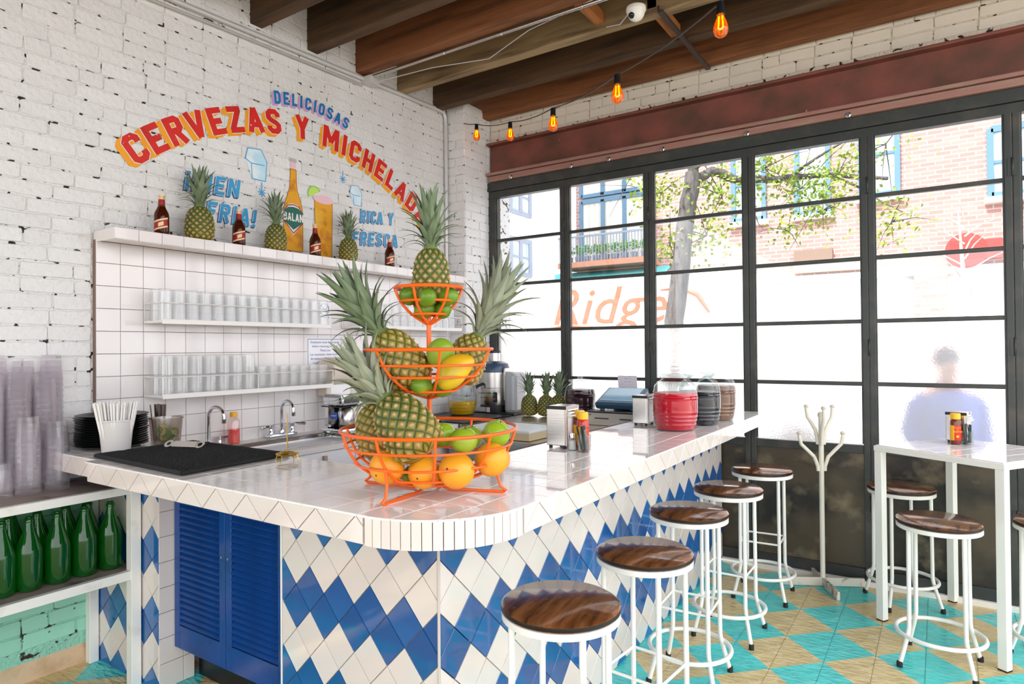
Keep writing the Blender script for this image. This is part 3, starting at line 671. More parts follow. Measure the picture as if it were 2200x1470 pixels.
letters('BALAN', flat(bc_, 2.298), .05, XM+.0018, wide=.85, t=.2, gap=.1).obj('painted_label_text', p_wh, wall_left)
gl = [(-1.70, 2.05), (-1.572, 2.05), (-1.566, 2.44), (-1.716, 2.44)]
poly(gl, 1).obj('painted_glass', amber, wall_left); outline(gl, .004, 2).obj('painted_glass_line', p_br, wall_left)
poly([(-1.641+.082*cos(a), 2.452+.028*sin(a)) for a in [2*pi*k/18 for k in range(18)]], 3).obj('painted_foam', p_foam, wall_left)
lc = (-1.715, 2.475); fan = lambda r: [(lc[0]+r*cos(a), lc[1]+r*sin(a)) for a in [.5+pi*k/12 for k in range(13)]]
poly(fan(.055), 4).obj('painted_lime_peel', paint('sign_lime_peel', '8fcf5a'), wall_left); poly(fan(.046), 5).obj('painted_lime', p_lime, wall_left)
for (y, z, s) in ((-2.14, 2.57, 1), (-1.355, 2.535, .75)):
    A = [(y-.06*s, z+.085*s), (y+.03*s, z+.095*s), (y+.07*s, z+.03*s), (y+.06*s, z-.09*s), (y-.03*s, z-.09*s), (y-.035*s, z+.0*s), (y-.075*s, z+.02*s)]
    poly([A[0], A[1], A[2], A[3], A[4], A[6]][::-1], 1).obj('painted_ice_cube', p_ice, wall_left)
    outline(A, .005*s, 2).obj('painted_ice_line', p_lb, wall_left); outline([A[5], (y+.055*s, z+.005*s)], .005*s, 2, False).obj('painted_ice_line', p_lb, wall_left)
for (y, z) in ((-2.105, 2.41), (-1.474, 2.625)):
    mb = MB()
    for k in range(8): r = .06 if k == 2 else .028; stroke(mb, [(y, z), (y+r*cos(k*pi/4), z+r*sin(k*pi/4))], .006, lambda u, v: (XM+.0003, u, v))
    mb.obj('painted_sparkle', p_lb, wall_left)
# ---- small notices on the tiles
m_ink = M('blue_ink', '2f4c9a', .5); m_paper = M('notice_white', 'f2f0f4', .3)
def text(parent, s, size, loc, rot, m, extr=.0002, align='CENTER', shear=0, sp=1):
    c = bpy.data.curves.new('lettering', 'FONT'); c.body = s; c.size = size; c.extrude = extr; c.align_x = align; c.align_y = 'CENTER'; c.shear = shear; c.space_character = sp; c.resolution_u = 3
    o = bpy.data.objects.new('lettering', c); COL.objects.link(o); c.materials.append(m); o.location = loc; o.rotation_euler = rot
    dg = bpy.context.evaluated_depsgraph_get(); me = bpy.data.meshes.new_from_object(o.evaluated_get(dg)); bpy.data.objects.remove(o); bpy.data.curves.remove(c)
    return link('lettering', me, parent, loc, rot)
RX = (pi/2, 0, pi/2); RY = (pi/2, 0, 0)
nsg = tag(MB().box(.0005, .0015, -1.722, -1.606, 1.662, 1.775).obj('no_smoking_sign', m_paper), 'small white no smoking sign with blue circle on the tiles', 'sign')
RM = Matrix.Rotation(pi/2, 4, 'Y')
MB().ring((.002, -1.664, 1.727), .037, .0022, 28, 6, M4=RM).tube([(.002, -1.69, 1.753), (.002, -1.638, 1.701)], .002, 6).obj('circle', m_ink, nsg)
MB().box(.0015, .0022, -1.685, -1.645, 1.724, 1.731).box(.0015, .0022, -1.648, -1.643, 1.731, 1.746).obj('cigarette', m_ink, nsg)
text(nsg, 'NO SMOKING', .014, (.002, -1.664, 1.674), RX, m_ink)
emp = tag(MB().box(.0005, .0015, -1.804, -1.515, 1.352, 1.54).obj('hand_washing_notice', m_paper), 'white hand washing notice in blue script on the tiles above the sink', 'sign')
mb = MB(); zt, zl, ya, yb_ = 1.532, 1.36, -1.796, -1.523
for p in (((.002, ya, zt), (.002, yb_, zt)), ((.002, ya, zl), (.002, yb_, zl)), ((.002, ya, zl), (.002, ya, zt)), ((.002, yb_, zl), (.002, yb_, zt))): mb.tube(p, .0016, 4)
mb.obj('border', m_ink, emp)
for k, s in enumerate(('Employees must wash hands', 'before returning to work', 'Thank you', 'Los empleados deben lavarse', 'las manos antes de regresar', 'a sus labores de trabajo')): text(emp, s, .0205, (.002, -1.66, 1.512-k*.0265), RX, m_ink, shear=.25)
# ================================================================ pineapples
def attr_mat(name, rough=.55, bump=None):
    m = bpy.data.materials.new(name); m.use_nodes = True; nt = m.node_tree; a = nt.nodes.new('ShaderNodeAttribute'); a.attribute_name = 'col'
    b = nt.nodes['Principled BSDF']; nt.links.new(a.outputs['Color'], b.inputs['Base Color']); b.inputs['Roughness'].default_value = rough
    return m
m_pine = attr_mat('pineapple_skin', .5)
def mixc(a, b, t): t = max(0, min(1, t)); return tuple(x+(y-x)*t for x, y in zip(a, b))
def pine_body(seed, tone):
    """unit fruit: radius 1, height 1 (z), eyes raised on a spiral lattice"""
    r = random.Random(seed); n, m = 156, 66; K1, K2 = 12, 5.5; v = []; cols = []; f = []
    tan, grn, yel, drk, brn = lin('d9aa84')[:3], lin('66701f')[:3], lin('a8952e')[:3], lin('2c3616')[:3], lin('8a5a30')[:3]
    if tone: grn, yel, drk = lin('8a8a2a')[:3], lin('c08f30')[:3], lin('4a3a1a')[:3]
    jit = [r.uniform(-.12, .12) for _ in range(400)]
    for i in range(m+1):
        t = i/m; q = 1-abs(2*t-1)**5; R = (max(0, q))**.4*(1.0-.16*(t-.3)**2*4*(t > .3)); R = min(R, 1)
        for k in range(n):
            u = k/n; a = u*K1+t*K2; b = u*K1-t*K2; fa, fb = a-math.floor(a)-.5, b-math.floor(b)-.5
            e = max(abs(fa), abs(fb))*2; ed = (abs(fa)+abs(fb)); h = (1-e**5)*.085; spike = max(0, 1-ed*3.6)
            idx = int(math.floor(a))*31+int(math.floor(b))*17; j = jit[idx % 400]
            rad = R*(.91+h+spike*.09); z = t-spike*.008*(1)
            ang = 2*pi*u; v.append((rad*cos(ang), rad*sin(ang), z))
            g = mixc(grn, yel, (.75-t*1.3)+j*1.2); c = mixc(g, drk, (e-.66)*3.2); c = mixc(c, mixc(tan, brn, .3+j*2.5), min(1, max(0, 1-ed*2.5-abs(math.sin(4*atan2(fb, fa)))*.18)*1.7)); cols.append(c)
    for i in range(m):
        for k in range(n): k2 = (k+1) % n; f.append((i*n+k, i*n+k2, (i+1)*n+k2, (i+1)*n+k))
    f.append(tuple(reversed(range(n)))); f.append(tuple(m*n+k for k in range(n)))
    me = bpy.data.meshes.new('fruit_body'); me.from_pydata(v, [], f); me.materials.append(m_pine); ca = me.color_attributes.new('col', 'FLOAT_COLOR', 'POINT')
    ca.data.foreach_set('color', [x for c in cols for x in (*c, 1)]); me.polygons.foreach_set('use_smooth', [True]*len(me.polygons)); me.update(); return me
pbodies = [pine_body(1, 0), pine_body(2, 0), pine_body(3, 1)]
m_leafs = [M('pineapple_leaf', '7f9070', .42, var=(3, '5f7450', .4, .7), rnd=.25), M('pineapple_leaf_pale', '9fa58c', .45, var=(3, '7b866a', .4, .7), rnd=.2)]
def leaf_mesh(curl, w, m):
    """leaf of length 1 along +Z leaving the axis, curling towards +X"""
    v = []; f = []; S = 9
    for i in range(S):
        t = i/(S-1); a = curl*t*t; x = sin(a)*t*.9; z = t*cos(a*.55); hw = w*(1-t**1.7)*(.75+.25*sin(pi*min(1, t*1.6)))+.001; d = .35*hw
        v += [(x-d*.2, -hw, z), (x+d, 0, z-.005), (x-d*.2, hw, z)]
    v2 = [(a-.012, b, c) for a, b, c in v]; o = len(v); v += v2
    for i in range(S-1):
        for k in range(2): q = i*3+k; f.append((q, q+1, q+4, q+3)); f.append((o+q, o+q+3, o+q+4, o+q+1))
    mb = MB().add(v, f, 0, True); return mb.mesh('leaf', m)
LEAF = [[leaf_mesh(c, w, m) for c, w in ((.08, .125), (.2, .125), (.42, .115), (.7, .10), (1.1, .09))] for m in m_leafs]
m_core = M('crown_core', '6a7a4a', .6)
def pineapple(label, base, axis, Lb, R, Lc, nl=40, body=0, pale=0, spin=0, group=None, spread=1.0):
    ax = Vector(axis).normalized(); q = ax.to_track_quat('Z', 'Y'); rot = (q.to_matrix().to_4x4() @ Matrix.Rotation(spin, 4, 'Z')).to_euler()
    o = bpy.data.objects.new('pineapple', None); COL.objects.link(o); o.location = base; o.rotation_euler = rot; tag(o, label, 'pineapple', group)
    b = link('fruit_body', pbodies[body], o); b.scale = (R, R, Lb)
    cr = MB().lathe([(R*.42, Lb*.97), (R*.3, Lb*1.04), (R*.22, Lb+Lc*.35), (0, Lb+Lc*.5)], 10).obj('crown', m_core, o)
    rr = random.Random(int(Lb*9999)+int(R*99999)+nl+int(spin*100))
    for k in range(nl):
        t = (k+.5)/nl; a = k*2.39996; tilt = radians(62*(1-t)**1.15*spread+2+rr.uniform(-4, 4)); ln = Lc*(.30+.46*min(1, t*1.45))*rr.uniform(.9, 1.08)
        ci = 4 if t < .18 else 3 if t < .36 else 2 if t < .55 else 1 if t < .8 else 0
        lf = link('leaf', LEAF[pale][ci], cr); s = ln
        r0 = R*.3*(1-t*.6); lf.location = (r0*cos(a), r0*sin(a), Lb*.99+Lc*.30*t)
        lf.rotation_euler = (Matrix.Rotation(a, 4, 'Z') @ Matrix.Rotation(tilt*.75, 4, 'Y')).to_euler(); wf = .75+.5*min(1, t*2)
        lf.scale = (s, s*wf*.14/.14, s)
    return o
for lab, y, R, Lb, Lc, sp in (('large pineapple between two beer bottles at the start of the tiled ledge', -2.566, .073, .185, .215, .3), ('pineapple standing in front of the painted beer bottle on the ledge', -2.095, .063, .165, .19, 1.3), ('smallest pineapple on the tiled ledge, beside the painted glass', -1.535, .062, .16, .185, 2.2)):
    pineapple(lab, (.09, y, 2.0425), (0, 0, 1), Lb, R, Lc, 40, 0, 0, sp, 'pineapples on the ledge')
for lab, x, y, s, sp in (('pineapple by the window next to the steel juicer', .725, -.3, .175, .5), ('middle pineapple of three by the window', .855, -.28, .175, 1.9), ('pineapple by the window beside the dark juice jar', .962, -.27, .18, 3.)):
    pineapple(lab, (x, y, ZB), (random.uniform(-.04, .04), 0, 1), s*.92, .066, s*1.05, 34, 0, 0, sp, 'pineapples by the window')
# ---- beer bottles on the ledge
m_brown = M('brown_bottle_glass', '5a1f08', .06, trans=.55, ior=1.45, var=(3, '3b1204', .4, .7)); m_lred = M('label_red', '9c1c1a', .4); m_lcream = M('label_cream', 'e8c79a', .4); m_foil = M('gold_foil', 'e2bf92', .4, .3)
def curved(mb, r, z0, z1, a0, a1, sl=0, n=14, mi=0):
    v = []; f = []
    for k in range(n+1):
        a = a0+(a1-a0)*k/n; dz = sl*(k/n-.5)
        v += [(r*cos(a), r*sin(a), z0+dz), (r*cos(a), r*sin(a), z1+dz)]
    for k in range(n): f.append((2*k, 2*k+2, 2*k+3, 2*k+1))
    return mb.add(v, f, mi, True)
def beer(label, y, rz):
    o = thing('beer_bottle', label, 'bottle', (.085, y, 2.0425), rz, 'beer bottles on the ledge')
    MB().lathe([(0, .002), (.03, .001), (.0345, .008), (.0345, .105), (.032, .118), (.021, .14), (.016, .155), (.0155, .165)], 26).obj('bottle_body', m_brown, o)
    nb = MB().lathe([(.0165, .15), (.0158, .165), (.0142, .185)], 20).obj('neck_label', m_lred, o)
    MB().lathe([(.0185, .144), (.0178, .150)], 20).obj('neck_band', m_lcream, o)
    MB().lathe([(.0145, .184), (.0135, .198), (.0155, .2), (.0155, .207), (.0, .209)], 20).obj('cap_foil', m_foil, o)
    lb = curved(MB(), .0349, .032, .082, -1.35, .75, .022).obj('label', m_lred, o)
    curved(MB(), .0352, .033, .041, -1.35, .75, .022).obj('stripe', m_lcream, lb); curved(MB(), .0352, .073, .081, -1.35, .75, .022).obj('stripe', m_lcream, lb)
    curved(MB(), .0352, .047, .066, -.6, .1, .01).obj('crest', m_lcream, lb)
for lab, y, rz in (('brown beer bottle at the end of the ledge under the red lettering', -2.764, -.35), ('brown beer bottle in front of the blue painted word on the ledge', -2.334, -.2), ('brown beer bottle in front of the painted glass on the ledge', -1.804, -.2), ('brown beer bottle nearest the window on the ledge', -1.145, -.1)): beer(lab, y, rz)
# ================================================================ fruit stand
FC = Vector((2.03, -2.975, 1.03))
fs_ = thing('fruit_stand', 'three tier orange wire fruit basket stand on the bar worktop', 'fruit stand', FC)
MB().tube([(0, 0, .02), (0, 0, .545)], .0075, 10).obj('pole', m_orange, fs_)
def basket(nm, rings, nr, ph, r=.0042):
    """rings [(radius, z)] rim first; ribs follow the ring profile down to the pole"""
    b = MB().ring((0, 0, rings[0][1]), rings[0][0], r*1.25, 48).obj(nm, m_orange, fs_)
    for R, z in rings[1:-1]: MB().ring((0, 0, z), R, r*.9, 40).obj('ring', m_orange, b)
    pr = [(R, z) for R, z in rings]
    for k in range(nr):
        a = ph+2*pi*k/nr; pts = []
        for i in range(len(pr)-1):
            for s in range(3):
                t = i+s/3; i0 = max(0, i-1); 
                R = pr[i][0]+(pr[i+1][0]-pr[i][0])*s/3; z = pr[i][1]+(pr[i+1][1]-pr[i][1])*s/3; pts.append((R*cos(a), R*sin(a), z))
        pts.append((pr[-1][0]*cos(a), pr[-1][0]*sin(a), pr[-1][1])); 
        for _ in range(2): pts = [pts[0]]+[tuple((Vector(pts[i-1])+Vector(pts[i])*2+Vector(pts[i+1]))/4) for i in range(1, len(pts)-1)]+[pts[-1]]
        MB().tube(pts, r).obj('rib', m_orange, b)
basket('lower_basket', [(.268, .19), (.255, .145), (.225, .095), (.17, .055), (.11, .032), (.0, .026)], 10, radians(-82))
basket('middle_basket', [(.195, .432), (.172, .385), (.145, .35), (.085, .305), (.008, .282)], 6, radians(-100))
basket('upper_basket', [(.104, .622), (.088, .58), (.055, .54), (.006, .51)], 6, radians(-75))
for a in (-82, 19, 189, 100):
    a = radians(a); d = Vector((cos(a), sin(a), 0)); P = [d*.225+Vector((0, 0, .095)), d*.218+Vector((0, 0, .05)), d*.226+Vector((0, 0, .02)), d*.245+Vector((0, 0, .007)), d*.235+Vector((0, 0, .0045)), d*.15+Vector((0, 0, .0045)), d*.06+Vector((0, 0, .0045)), d*.012+Vector((0, 0, .022))]
    MB().tube(P, .0045).obj('foot', m_orange, fs_)
m_gfr = M('grapefruit_skin', 'f4a424', .38, var=(4, 'ee8c1c', .45, .7), bump=(160, .25, .002), rnd=.1); m_apple = M('green_apple_skin', '93b526', .22, var=(5, 'aec447', .5, .7), rnd=.12)
m_limes = M('lime_skin', '6a9022', .3, var=(5, 'a3ad30', .48, .7), bump=(150, .2, .002), rnd=.2); m_mango = M('mango_skin', 'e3b01c', .35, var=(3.5, '9aa62a', .52, .7), bump=(90, .1, .002))
m_stem = M('fruit_stem', '6a4a22', .7)
def apple(label, p, r, rz=0, tilt=0):
    o = thing('green_apple', label, 'apple', p, rz, 'green apples in the lower basket'); o.rotation_euler = (tilt, tilt*.5, rz)
    pr = []
    for k in range(15):
        a = -pi/2+pi*k/14; rr = r*cos(a)*(1+.05*sin(a)); z = r*.92*sin(a)
        if a > 1.2: z -= r*.16*((a-1.2)/.37)**2
        if a < -1.2: z += r*.1*((-a-1.2)/.37)**2
        pr.append((max(rr, 0), z))
    MB().lathe(pr, 22).obj('flesh', m_apple, o); MB().tube([(0, 0, r*.72), (r*.05, 0, r*1.02)], r*.04, 6).obj('stem', m_stem, o)
def grapefruit(label, p, r):
    o = thing('grapefruit', label, 'grapefruit', p, random.random()*6, 'grapefruits in the lower basket'); MB().ball((0, 0, 0), r, r, r*.95, 28, 18).obj('peel', m_gfr, o); MB().lathe([(r*.09, r*.93), (r*.06, r*.955), (0, r*.95)], 8).obj('stem_button', m_stem, o); o.rotation_euler = (random.uniform(1, 2.2), random.uniform(-1, 1), 0)
def lime(label, p, r, rz, group):
    o = thing('lime', label, 'lime', p, rz, group); pr = [(r*.96*cos(-pi/2+pi*k/14)**.95 if 0 < k < 14 else 0, r*1.14*sin(-pi/2+pi*k/14)) for k in range(15)]
    MB().lathe(pr, 20).obj('peel', m_limes, o); MB().lathe([(r*.14, r*1.1), (r*.06, r*1.22), (0, r*1.22)], 8).obj('nub', m_limes, o); o.rotation_euler = (1.3+random.uniform(-.3, .3), random.uniform(-.5, .5), rz)
for lab, p, r in (('grapefruit under the pineapple at the basket front', (2.010, -3.140, 1.122), .051), ('grapefruit half hidden below the front pineapple', (2.095, -3.075, 1.104), .048), ('grapefruit in the middle of the basket front', (2.195, -3.050, 1.116), .052), ('grapefruit below two green apples at the basket side', (2.240, -2.942, 1.136), .051), ('grapefruit half hidden behind the one at the basket side', (2.185, -2.840, 1.118), .046)): grapefruit(lab, p, r)
for lab, p, r in (('green apple resting on the middle grapefruit', (2.192, -3.012, 1.197), .041), ('green apple beside the pole and the front pineapple', (2.098, -2.995, 1.205), .041), ('green apple leaning on the basket rim, the larger of two', (2.232, -2.905, 1.205), .042), ('green apple in shade behind the others by the pole', (2.115, -2.88, 1.185), .040), ('green apple tucked behind the one on the rim', (2.175, -2.822, 1.2), .040)): apple(lab, p, r, random.random()*6, random.uniform(-.5, .5))
for lab, p, r in (('lime below the front pineapple in the lower basket', (2.028, -3.05, 1.088), .030), ('lime at the bottom of the basket under the middle grapefruit', (2.135, -2.985, 1.092), .028)): lime(lab, p, r, random.random()*6, 'limes in the lower basket')
for k, (p, rz) in enumerate((((1.985, -3.018, 1.627), .3), ((2.072, -3.03, 1.618), 1.2), ((2.098, -2.965, 1.624), 2.), ((2.03, -2.995, 1.585), 2.6), ((2.06, -2.945, 1.585), .8), ((1.995, -2.945, 1.6), 1.5))):
    lime(('lime at the rim of the top basket nearest the mural', 'lime in front of the standing pineapple in the top basket', 'lime at the rim of the top basket nearest the window', 'lime at the bottom of the top basket by the pole', 'yellowish lime low in the top basket towards the window', 'lime behind the others in the top basket')[k], p, .029, rz, 'limes in the top basket')
for k, p in enumerate(((2.052, -3.035, 1.352), (2.075, -2.965, 1.345))): lime(('dark lime under the pineapple in the middle basket', 'dark lime beside the pole in the middle basket')[k], p, .031, k*2., 'limes in the middle basket')
gm_ = thing('green_mango', 'green mango balanced against the pole above the middle basket', 'mango', (2.085, -2.985, 1.449), .5); MB().ball((0, 0, 0), .044, .036, .05, 22, 14).obj('skin', M('green_mango_skin', '7fa02c', .3, var=(4, '9fb545', .5, .7)), gm_); gm_.rotation_euler = (.4, .4, .5)
mg = thing('yellow_mango', 'large yellow mango tilted in the middle basket', 'mango', (2.14, -2.99, 1.398), 0)
mbm = MB(); mbm.ball((0, 0, 0), .042, .037, .066, 24, 16); mbm.v = [(x+.22*max(0, z)*max(0, z)/.066*1.2, y, z) for x, y, z in mbm.v]; mbm.obj('skin', m_mango, mg); mg.rotation_euler = (-.25, .62, .55)
pineapple('pineapple leaning over the rim at the front of the lower basket', (2.125, -3.098, 1.165), (-.135, -.03, .155), .205, .082, .235, 46, 0, 1, .4, 'pineapples in the fruit stand')
pineapple('pineapple lying behind the front one in the lower basket', (1.89, -3.02, 1.13), (-.13, .05, .2), .18, .078, .2, 44, 2, 0, 2.1, 'pineapples in the fruit stand')
pineapple('pineapple leaning out of the middle basket towards the mural', (2.0, -2.995, 1.345), (-.115, -.075, .2), .205, .078, .25, 48, 2, 0, 1.1, 'pineapples in the fruit stand')
pineapple('pineapple leaning out of the middle basket towards the window', (2.06, -2.88, 1.36), (.035, .085, .16), .165, .066, .29, 46, 2, 1, 3.1, 'pineapples in the fruit stand', .8)
pineapple('pineapple standing upright in the top basket', (2.036, -2.97, 1.607), (.0, .0, 1), .17, .0585, .19, 50, 0, 0, .9, 'pineapples in the fruit stand')
# ================================================================ on the bar worktop
mat_ = thing('bar_mat', 'black rubber bar mat by the sink end of the worktop', 'mat', (0, 0, ZT))
mp = [(.485, -3.240), (1.155, -3.262), (1.03, -2.768+.0), (.44, -2.735)]
mp = [(.475, -3.242), (1.155, -3.265), (1.125, -2.81), (.44, -2.81)]
MB().prism(mp, FZ(0), .006).obj('tray', m_black, mat_, bevel=.002)
for i in range(4):
    a, b = Vector(mp[i]), Vector(mp[(i+1) % 4]); MB().tube([(a.x, a.y, .009), (b.x, b.y, .009)], .008, 8).obj('rim', m_black, mat_)
mb = MB()
for i in range(46):
    for j in range(30):
        u, v = (i+.5)/46, (j+.5)/30; p = Vector(mp[0])*(1-u)*(1-v)+Vector(mp[1])*u*(1-v)+Vector(mp[2])*u*v+Vector(mp[3])*(1-u)*v
        mb.lathe([(.0042, .006), (.0036, .0125)], 5, (p.x, p.y, 0), sm=False)
stuff(mb.obj('rubber_nubs', m_black, mat_))
op = thing('bottle_opener', 'steel flat bottle opener with finger ring standing on the black mat', 'bottle opener', (.50, -2.975, ZT+.02), .42)
def ringplate(mb, c, r0, r1, w, n=20):
    for k in range(n):
        a0, a1 = 2*pi*k/n, 2*pi*(k+1)/n
        mb.add([(c[0]+r*cos(a), y, c[1]+r*sin(a)) for r, a, y in ((r0, a0, -w), (r1, a0, -w), (r1, a1, -w), (r0, a1, -w), (r0, a0, w), (r1, a0, w), (r1, a1, w), (r0, a1, w))], [(0,1,2,3),(7,6,5,4),(1,5,6,2),(0,3,7,4)])
mb = MB().box(.02, .145, -.0012, .0012, -.017, .017); ringplate(mb, (0, 0), .010, .021, .0012); ringplate(mb, (.158, 0), .011, .021, .0012); mb.obj('plate', m_steel, op)
op.rotation_euler = (-.9, .0, .35); op.location = (.52, -2.965, ZT+.026)
sp = thing('receipt_spike', 'brass wire receipt spike beside the black bar mat', 'receipt spike', (1.205, -2.87, ZT))
m_brass = M('brass_wire', 'c9a23c', .25, .9)
MB().tube([(0, 0, .03), (0, 0, .185)], .0022, 8, rs=[.0024, .0012]).obj('spike', m_brass, sp)
for z, r in ((.03, .03), (.026, .042), (.022, .036)): MB().ring((0, 0, z), r, .0022, 28, 6).obj('coil', m_brass, sp)
for k in range(4): a = k*pi/2+.4; MB().tube([(.04*cos(a), .04*sin(a), .025), (.05*cos(a), .05*sin(a), .001)], .0022, 6).obj('leg', m_brass, sp)
# plates, straws, lime tub, cutlery tub
m_plate = M('black_melamine', '17191b', .35); pm = MB().lathe([(.105, 0), (.115, .004), (.143, .013), (.146, .015), (.142, .0165), (.114, .008), (0, .006)], 48).mesh('plate', m_plate)
for k in range(14): tag(link('dinner_plate', pm, None, (.205+random.uniform(-.003, .003), -3.055+random.uniform(-.003, .003), ZT+.001+k*.0102)), 'black round plate in the stack beside the cup of straws', 'plate', 'stack of black plates')
m_tub = clear_glass('cloudy_plastic', 'f1ece8', .16, .25, .4); m_milky = M('milky_plastic', 'f3efec', .35, trans=.35, ior=1.1)
st = thing('straw_cup', 'milky plastic cup full of white straws beside black plates', 'cup', (.415, -3.135, ZT))
MB().lathe([(0, .003), (.050, .001), (.053, .004), (.066, .135), (.069, .137), (.069, .144), (.0645, .144), (.0505, .006), (0, .006)], 32, cap=False).obj('cup_body', m_milky, st)
m_straw = M('white_straw', 'f6f3f0', .35)
sm_ = MB().lathe([(.0032, 0), (.0032, .212)], 6).mesh('straw', m_straw)
for k in range(95):
    r = sqrt(random.random()); a = random.random()*6.28; b = Vector((.045*r*cos(a), .045*r*sin(a), .008)); tpt = Vector((.083*r*cos(a), .083*r*sin(a), .2+random.uniform(-.006, .004)))
    o = link('straw', sm_, st, b); o.rotation_euler = (tpt-b).to_track_quat('Z', 'Y').to_euler()
def tub(name, label, loc, r0, r1, h):
    o = thing(name, label, 'tub', loc); MB().lathe([(0, .003), (r0, .001), (r1, h), (r1+.004, h), (r1+.004, h-.006), (r1-.002, h-.001), (r0-.002, .004), (0, .004)], 28, cap=False).obj('tub_body', m_tub, o); return o
tb = tub('lime_tub', 'clear plastic tub of lime and lemon wedges behind the bottle opener', (.395, -2.905, ZT), .053, .065, .13)
m_flesh = M('lemon_flesh', 'd9c95c', .35, var=(8, 'e8e08c', .4, .7)); m_rind = M('lime_rind', '6f9a2e', .4)
for k in range(11):
    w = thing('lime_wedge', 'cut citrus wedge inside the clear tub', 'lime wedge', (.385+random.uniform(-.025, .025), -2.90+random.uniform(-.025, .025), ZT+.018+.006*k), 0, 'citrus wedges in the tub')
    pr = [(0, 0)]+[(.021*cos(a), .021*sin(a)) for a in [pi*q/8 for q in range(9)]]; 
    MB().prism([(.019*cos(pi*q/8), .019*sin(pi*q/8)) for q in range(9)], FZ(-.006), .012).obj('flesh', m_flesh if k % 3 else m_rind, w)
    mbk = MB(); [mbk.add([(.019*cos(a), .019*sin(a), -.006), (.0215*cos(a), .0215*sin(a), -.006), (.0215*cos(b), .0215*sin(b), -.006), (.019*cos(b), .019*sin(b), -.006), (.019*cos(a), .019*sin(a), .006), (.0215*cos(a), .0215*sin(a), .006), (.0215*cos(b), .0215*sin(b), .006), (.019*cos(b), .019*sin(b), .006)], [(0,3,2,1),(4,5,6,7),(1,2,6,5)]) for a, b in [(pi*q/8, pi*(q+1)/8) for q in range(8)]]
    mbk.obj('rind', m_rind, w); w.rotation_euler = (random.uniform(-1.2, 1.2), random.uniform(-1.2, 1.2), random.random()*6)
def cutlery(label, loc, n, h, grp):
    o = tub('cutlery_tub', label, loc, .04, .05, .12)
    m_hand = M('dull_cutlery', '6d6258', .35, .6)
    hm = MB().box(-.0055, .0055, -.0018, .0018, 0, h).mesh('cutlery', m_hand)
    for k in range(n):
        a = random.random()*6.28; r = random.uniform(.2, .9); b = Vector((.03*r*cos(a), .03*r*sin(a), .006)); tp = Vector((.05*r*cos(a), .05*r*sin(a), h+random.uniform(-.01, .01)))
        c = link('handle', hm, o, b, (tp-b).to_track_quat('Z', 'Y').to_euler(), .0015)
cutlery('plastic tub of upright cutlery handles behind the lime wedges', (.26, -2.865, ZT), 16, .175, '')
cutlery('small tub of dark cutlery between the cups and the black plates', (.16, -2.97, ZT), 14, .165, '')
# napkin dispensers, sauces, shakers
m_nap = M('paper_napkin', 'f3f1f1', .8)
def napkin(label, loc, rz, w=.096, d=.125, h=.182):
    o = thing('napkin_dispenser', label, 'napkin dispenser', loc, rz, 'napkin dispensers')
    MB().box(-w/2, w/2-.004, -d/2, d/2, .012, h).obj('case', m_steel, o, bevel=.004)
    MB().box(-w/2-.001, w/2+.001, -d/2-.002, -d/2+.004, h-.014, h+.001).obj('edge_trim', m_blackp, o, bevel=.001)
    MB().box(w/2-.004, w/2+.001, -d/2+.004, -d/2+.016, .012, h).box(w/2-.004, w/2+.001, d/2-.016, d/2-.004, .012, h).obj('face_frame', m_steel, o, bevel=.001)
    for k in range(3): MB().box(w/2-.03, w/2+.004+.006*k, -d/2+.018, d/2-.018, h-.02-.012*k, h-.014-.012*k).obj('napkin', m_nap, o, bevel=.001)
    MB().box(w/2-.01, w/2-.002, -d/2+.018, d/2-.018, .02, h-.03).obj('napkin_stack', m_nap, o)
    for x in (-w/2+.014, w/2-.014):
        for y in (-d/2+.014, d/2-.014): MB().lathe([(.008, 0), (.008, .012)], 10, (x, y, 0)).obj('foot', m_blackp, o)
    return o
napkin('steel napkin dispenser on the worktop beside two sauce bottles', (1.966, -2.012, ZT), 0)
napkin('steel napkin dispenser on the worktop beside the red juice jar', (1.966, -1.082, ZT), 0, .088, .115, .165)
m_y = M('yellow_lid', 'f5b81a', .4); m_sr = M('hot_sauce_red', 'c2331c', .25, coat=.4); m_sb = M('hot_sauce_dark', '6e2f1e', .25, coat=.4); m_lr = M('sauce_label_red', 'd8261e', .4); m_ly = M('sauce_label_yellow', 'f3b51c', .4)
def sauce(label, loc, rz, m, h=.16, r=.0255, txt='HERMOSA'):
    o = thing('sauce_bottle', label, 'sauce bottle', loc, rz, 'hot sauce bottles')
    MB().lathe([(0, .001), (r*.94, .001), (r, .006), (r, h*.72), (r*.93, h*.78), (r*.82, h*.8), (r*.82, h*.84)], 26).obj('bottle_body', m, o)
    MB().lathe([(r*.93, h*.82), (r*.93, h*.97), (r*.86, h), (0, h)], 24).obj('lid', m_y, o)
    l = curved(MB(), r+.0004, h*.14, h*.62, -pi*.95, pi*.05).obj('label', m_lr, o)
    curved(MB(), r+.0007, h*.14, h*.62, -pi*.95, -pi*.68, n=6).obj('label_band', m_ly, l)
    for k, s in enumerate(('VIUDA', 'DE', 'HERMO')):
        tx = text(l, s, r*(.42, .3, .55)[k], (0, -r-.0016, h*(.55, .49, .42)[k]), RY, m_ly, .0003)
    MB().lathe([(r*.28, 0), (r*.28, .0008)], 14, M4=Matrix.Translation((0, -r-.0004, h*.27)) @ Matrix.Rotation(pi/2, 4, 'X')).obj('label_seal', m_ly, l)
    return o
sauce('hot sauce bottle with bright yellow lid in front on the worktop', (2.083, -2.05, ZT), .6, m_sr)
sauce('hot sauce bottle partly hidden behind the brighter one', (2.035, -1.99, ZT), .6, m_sb)
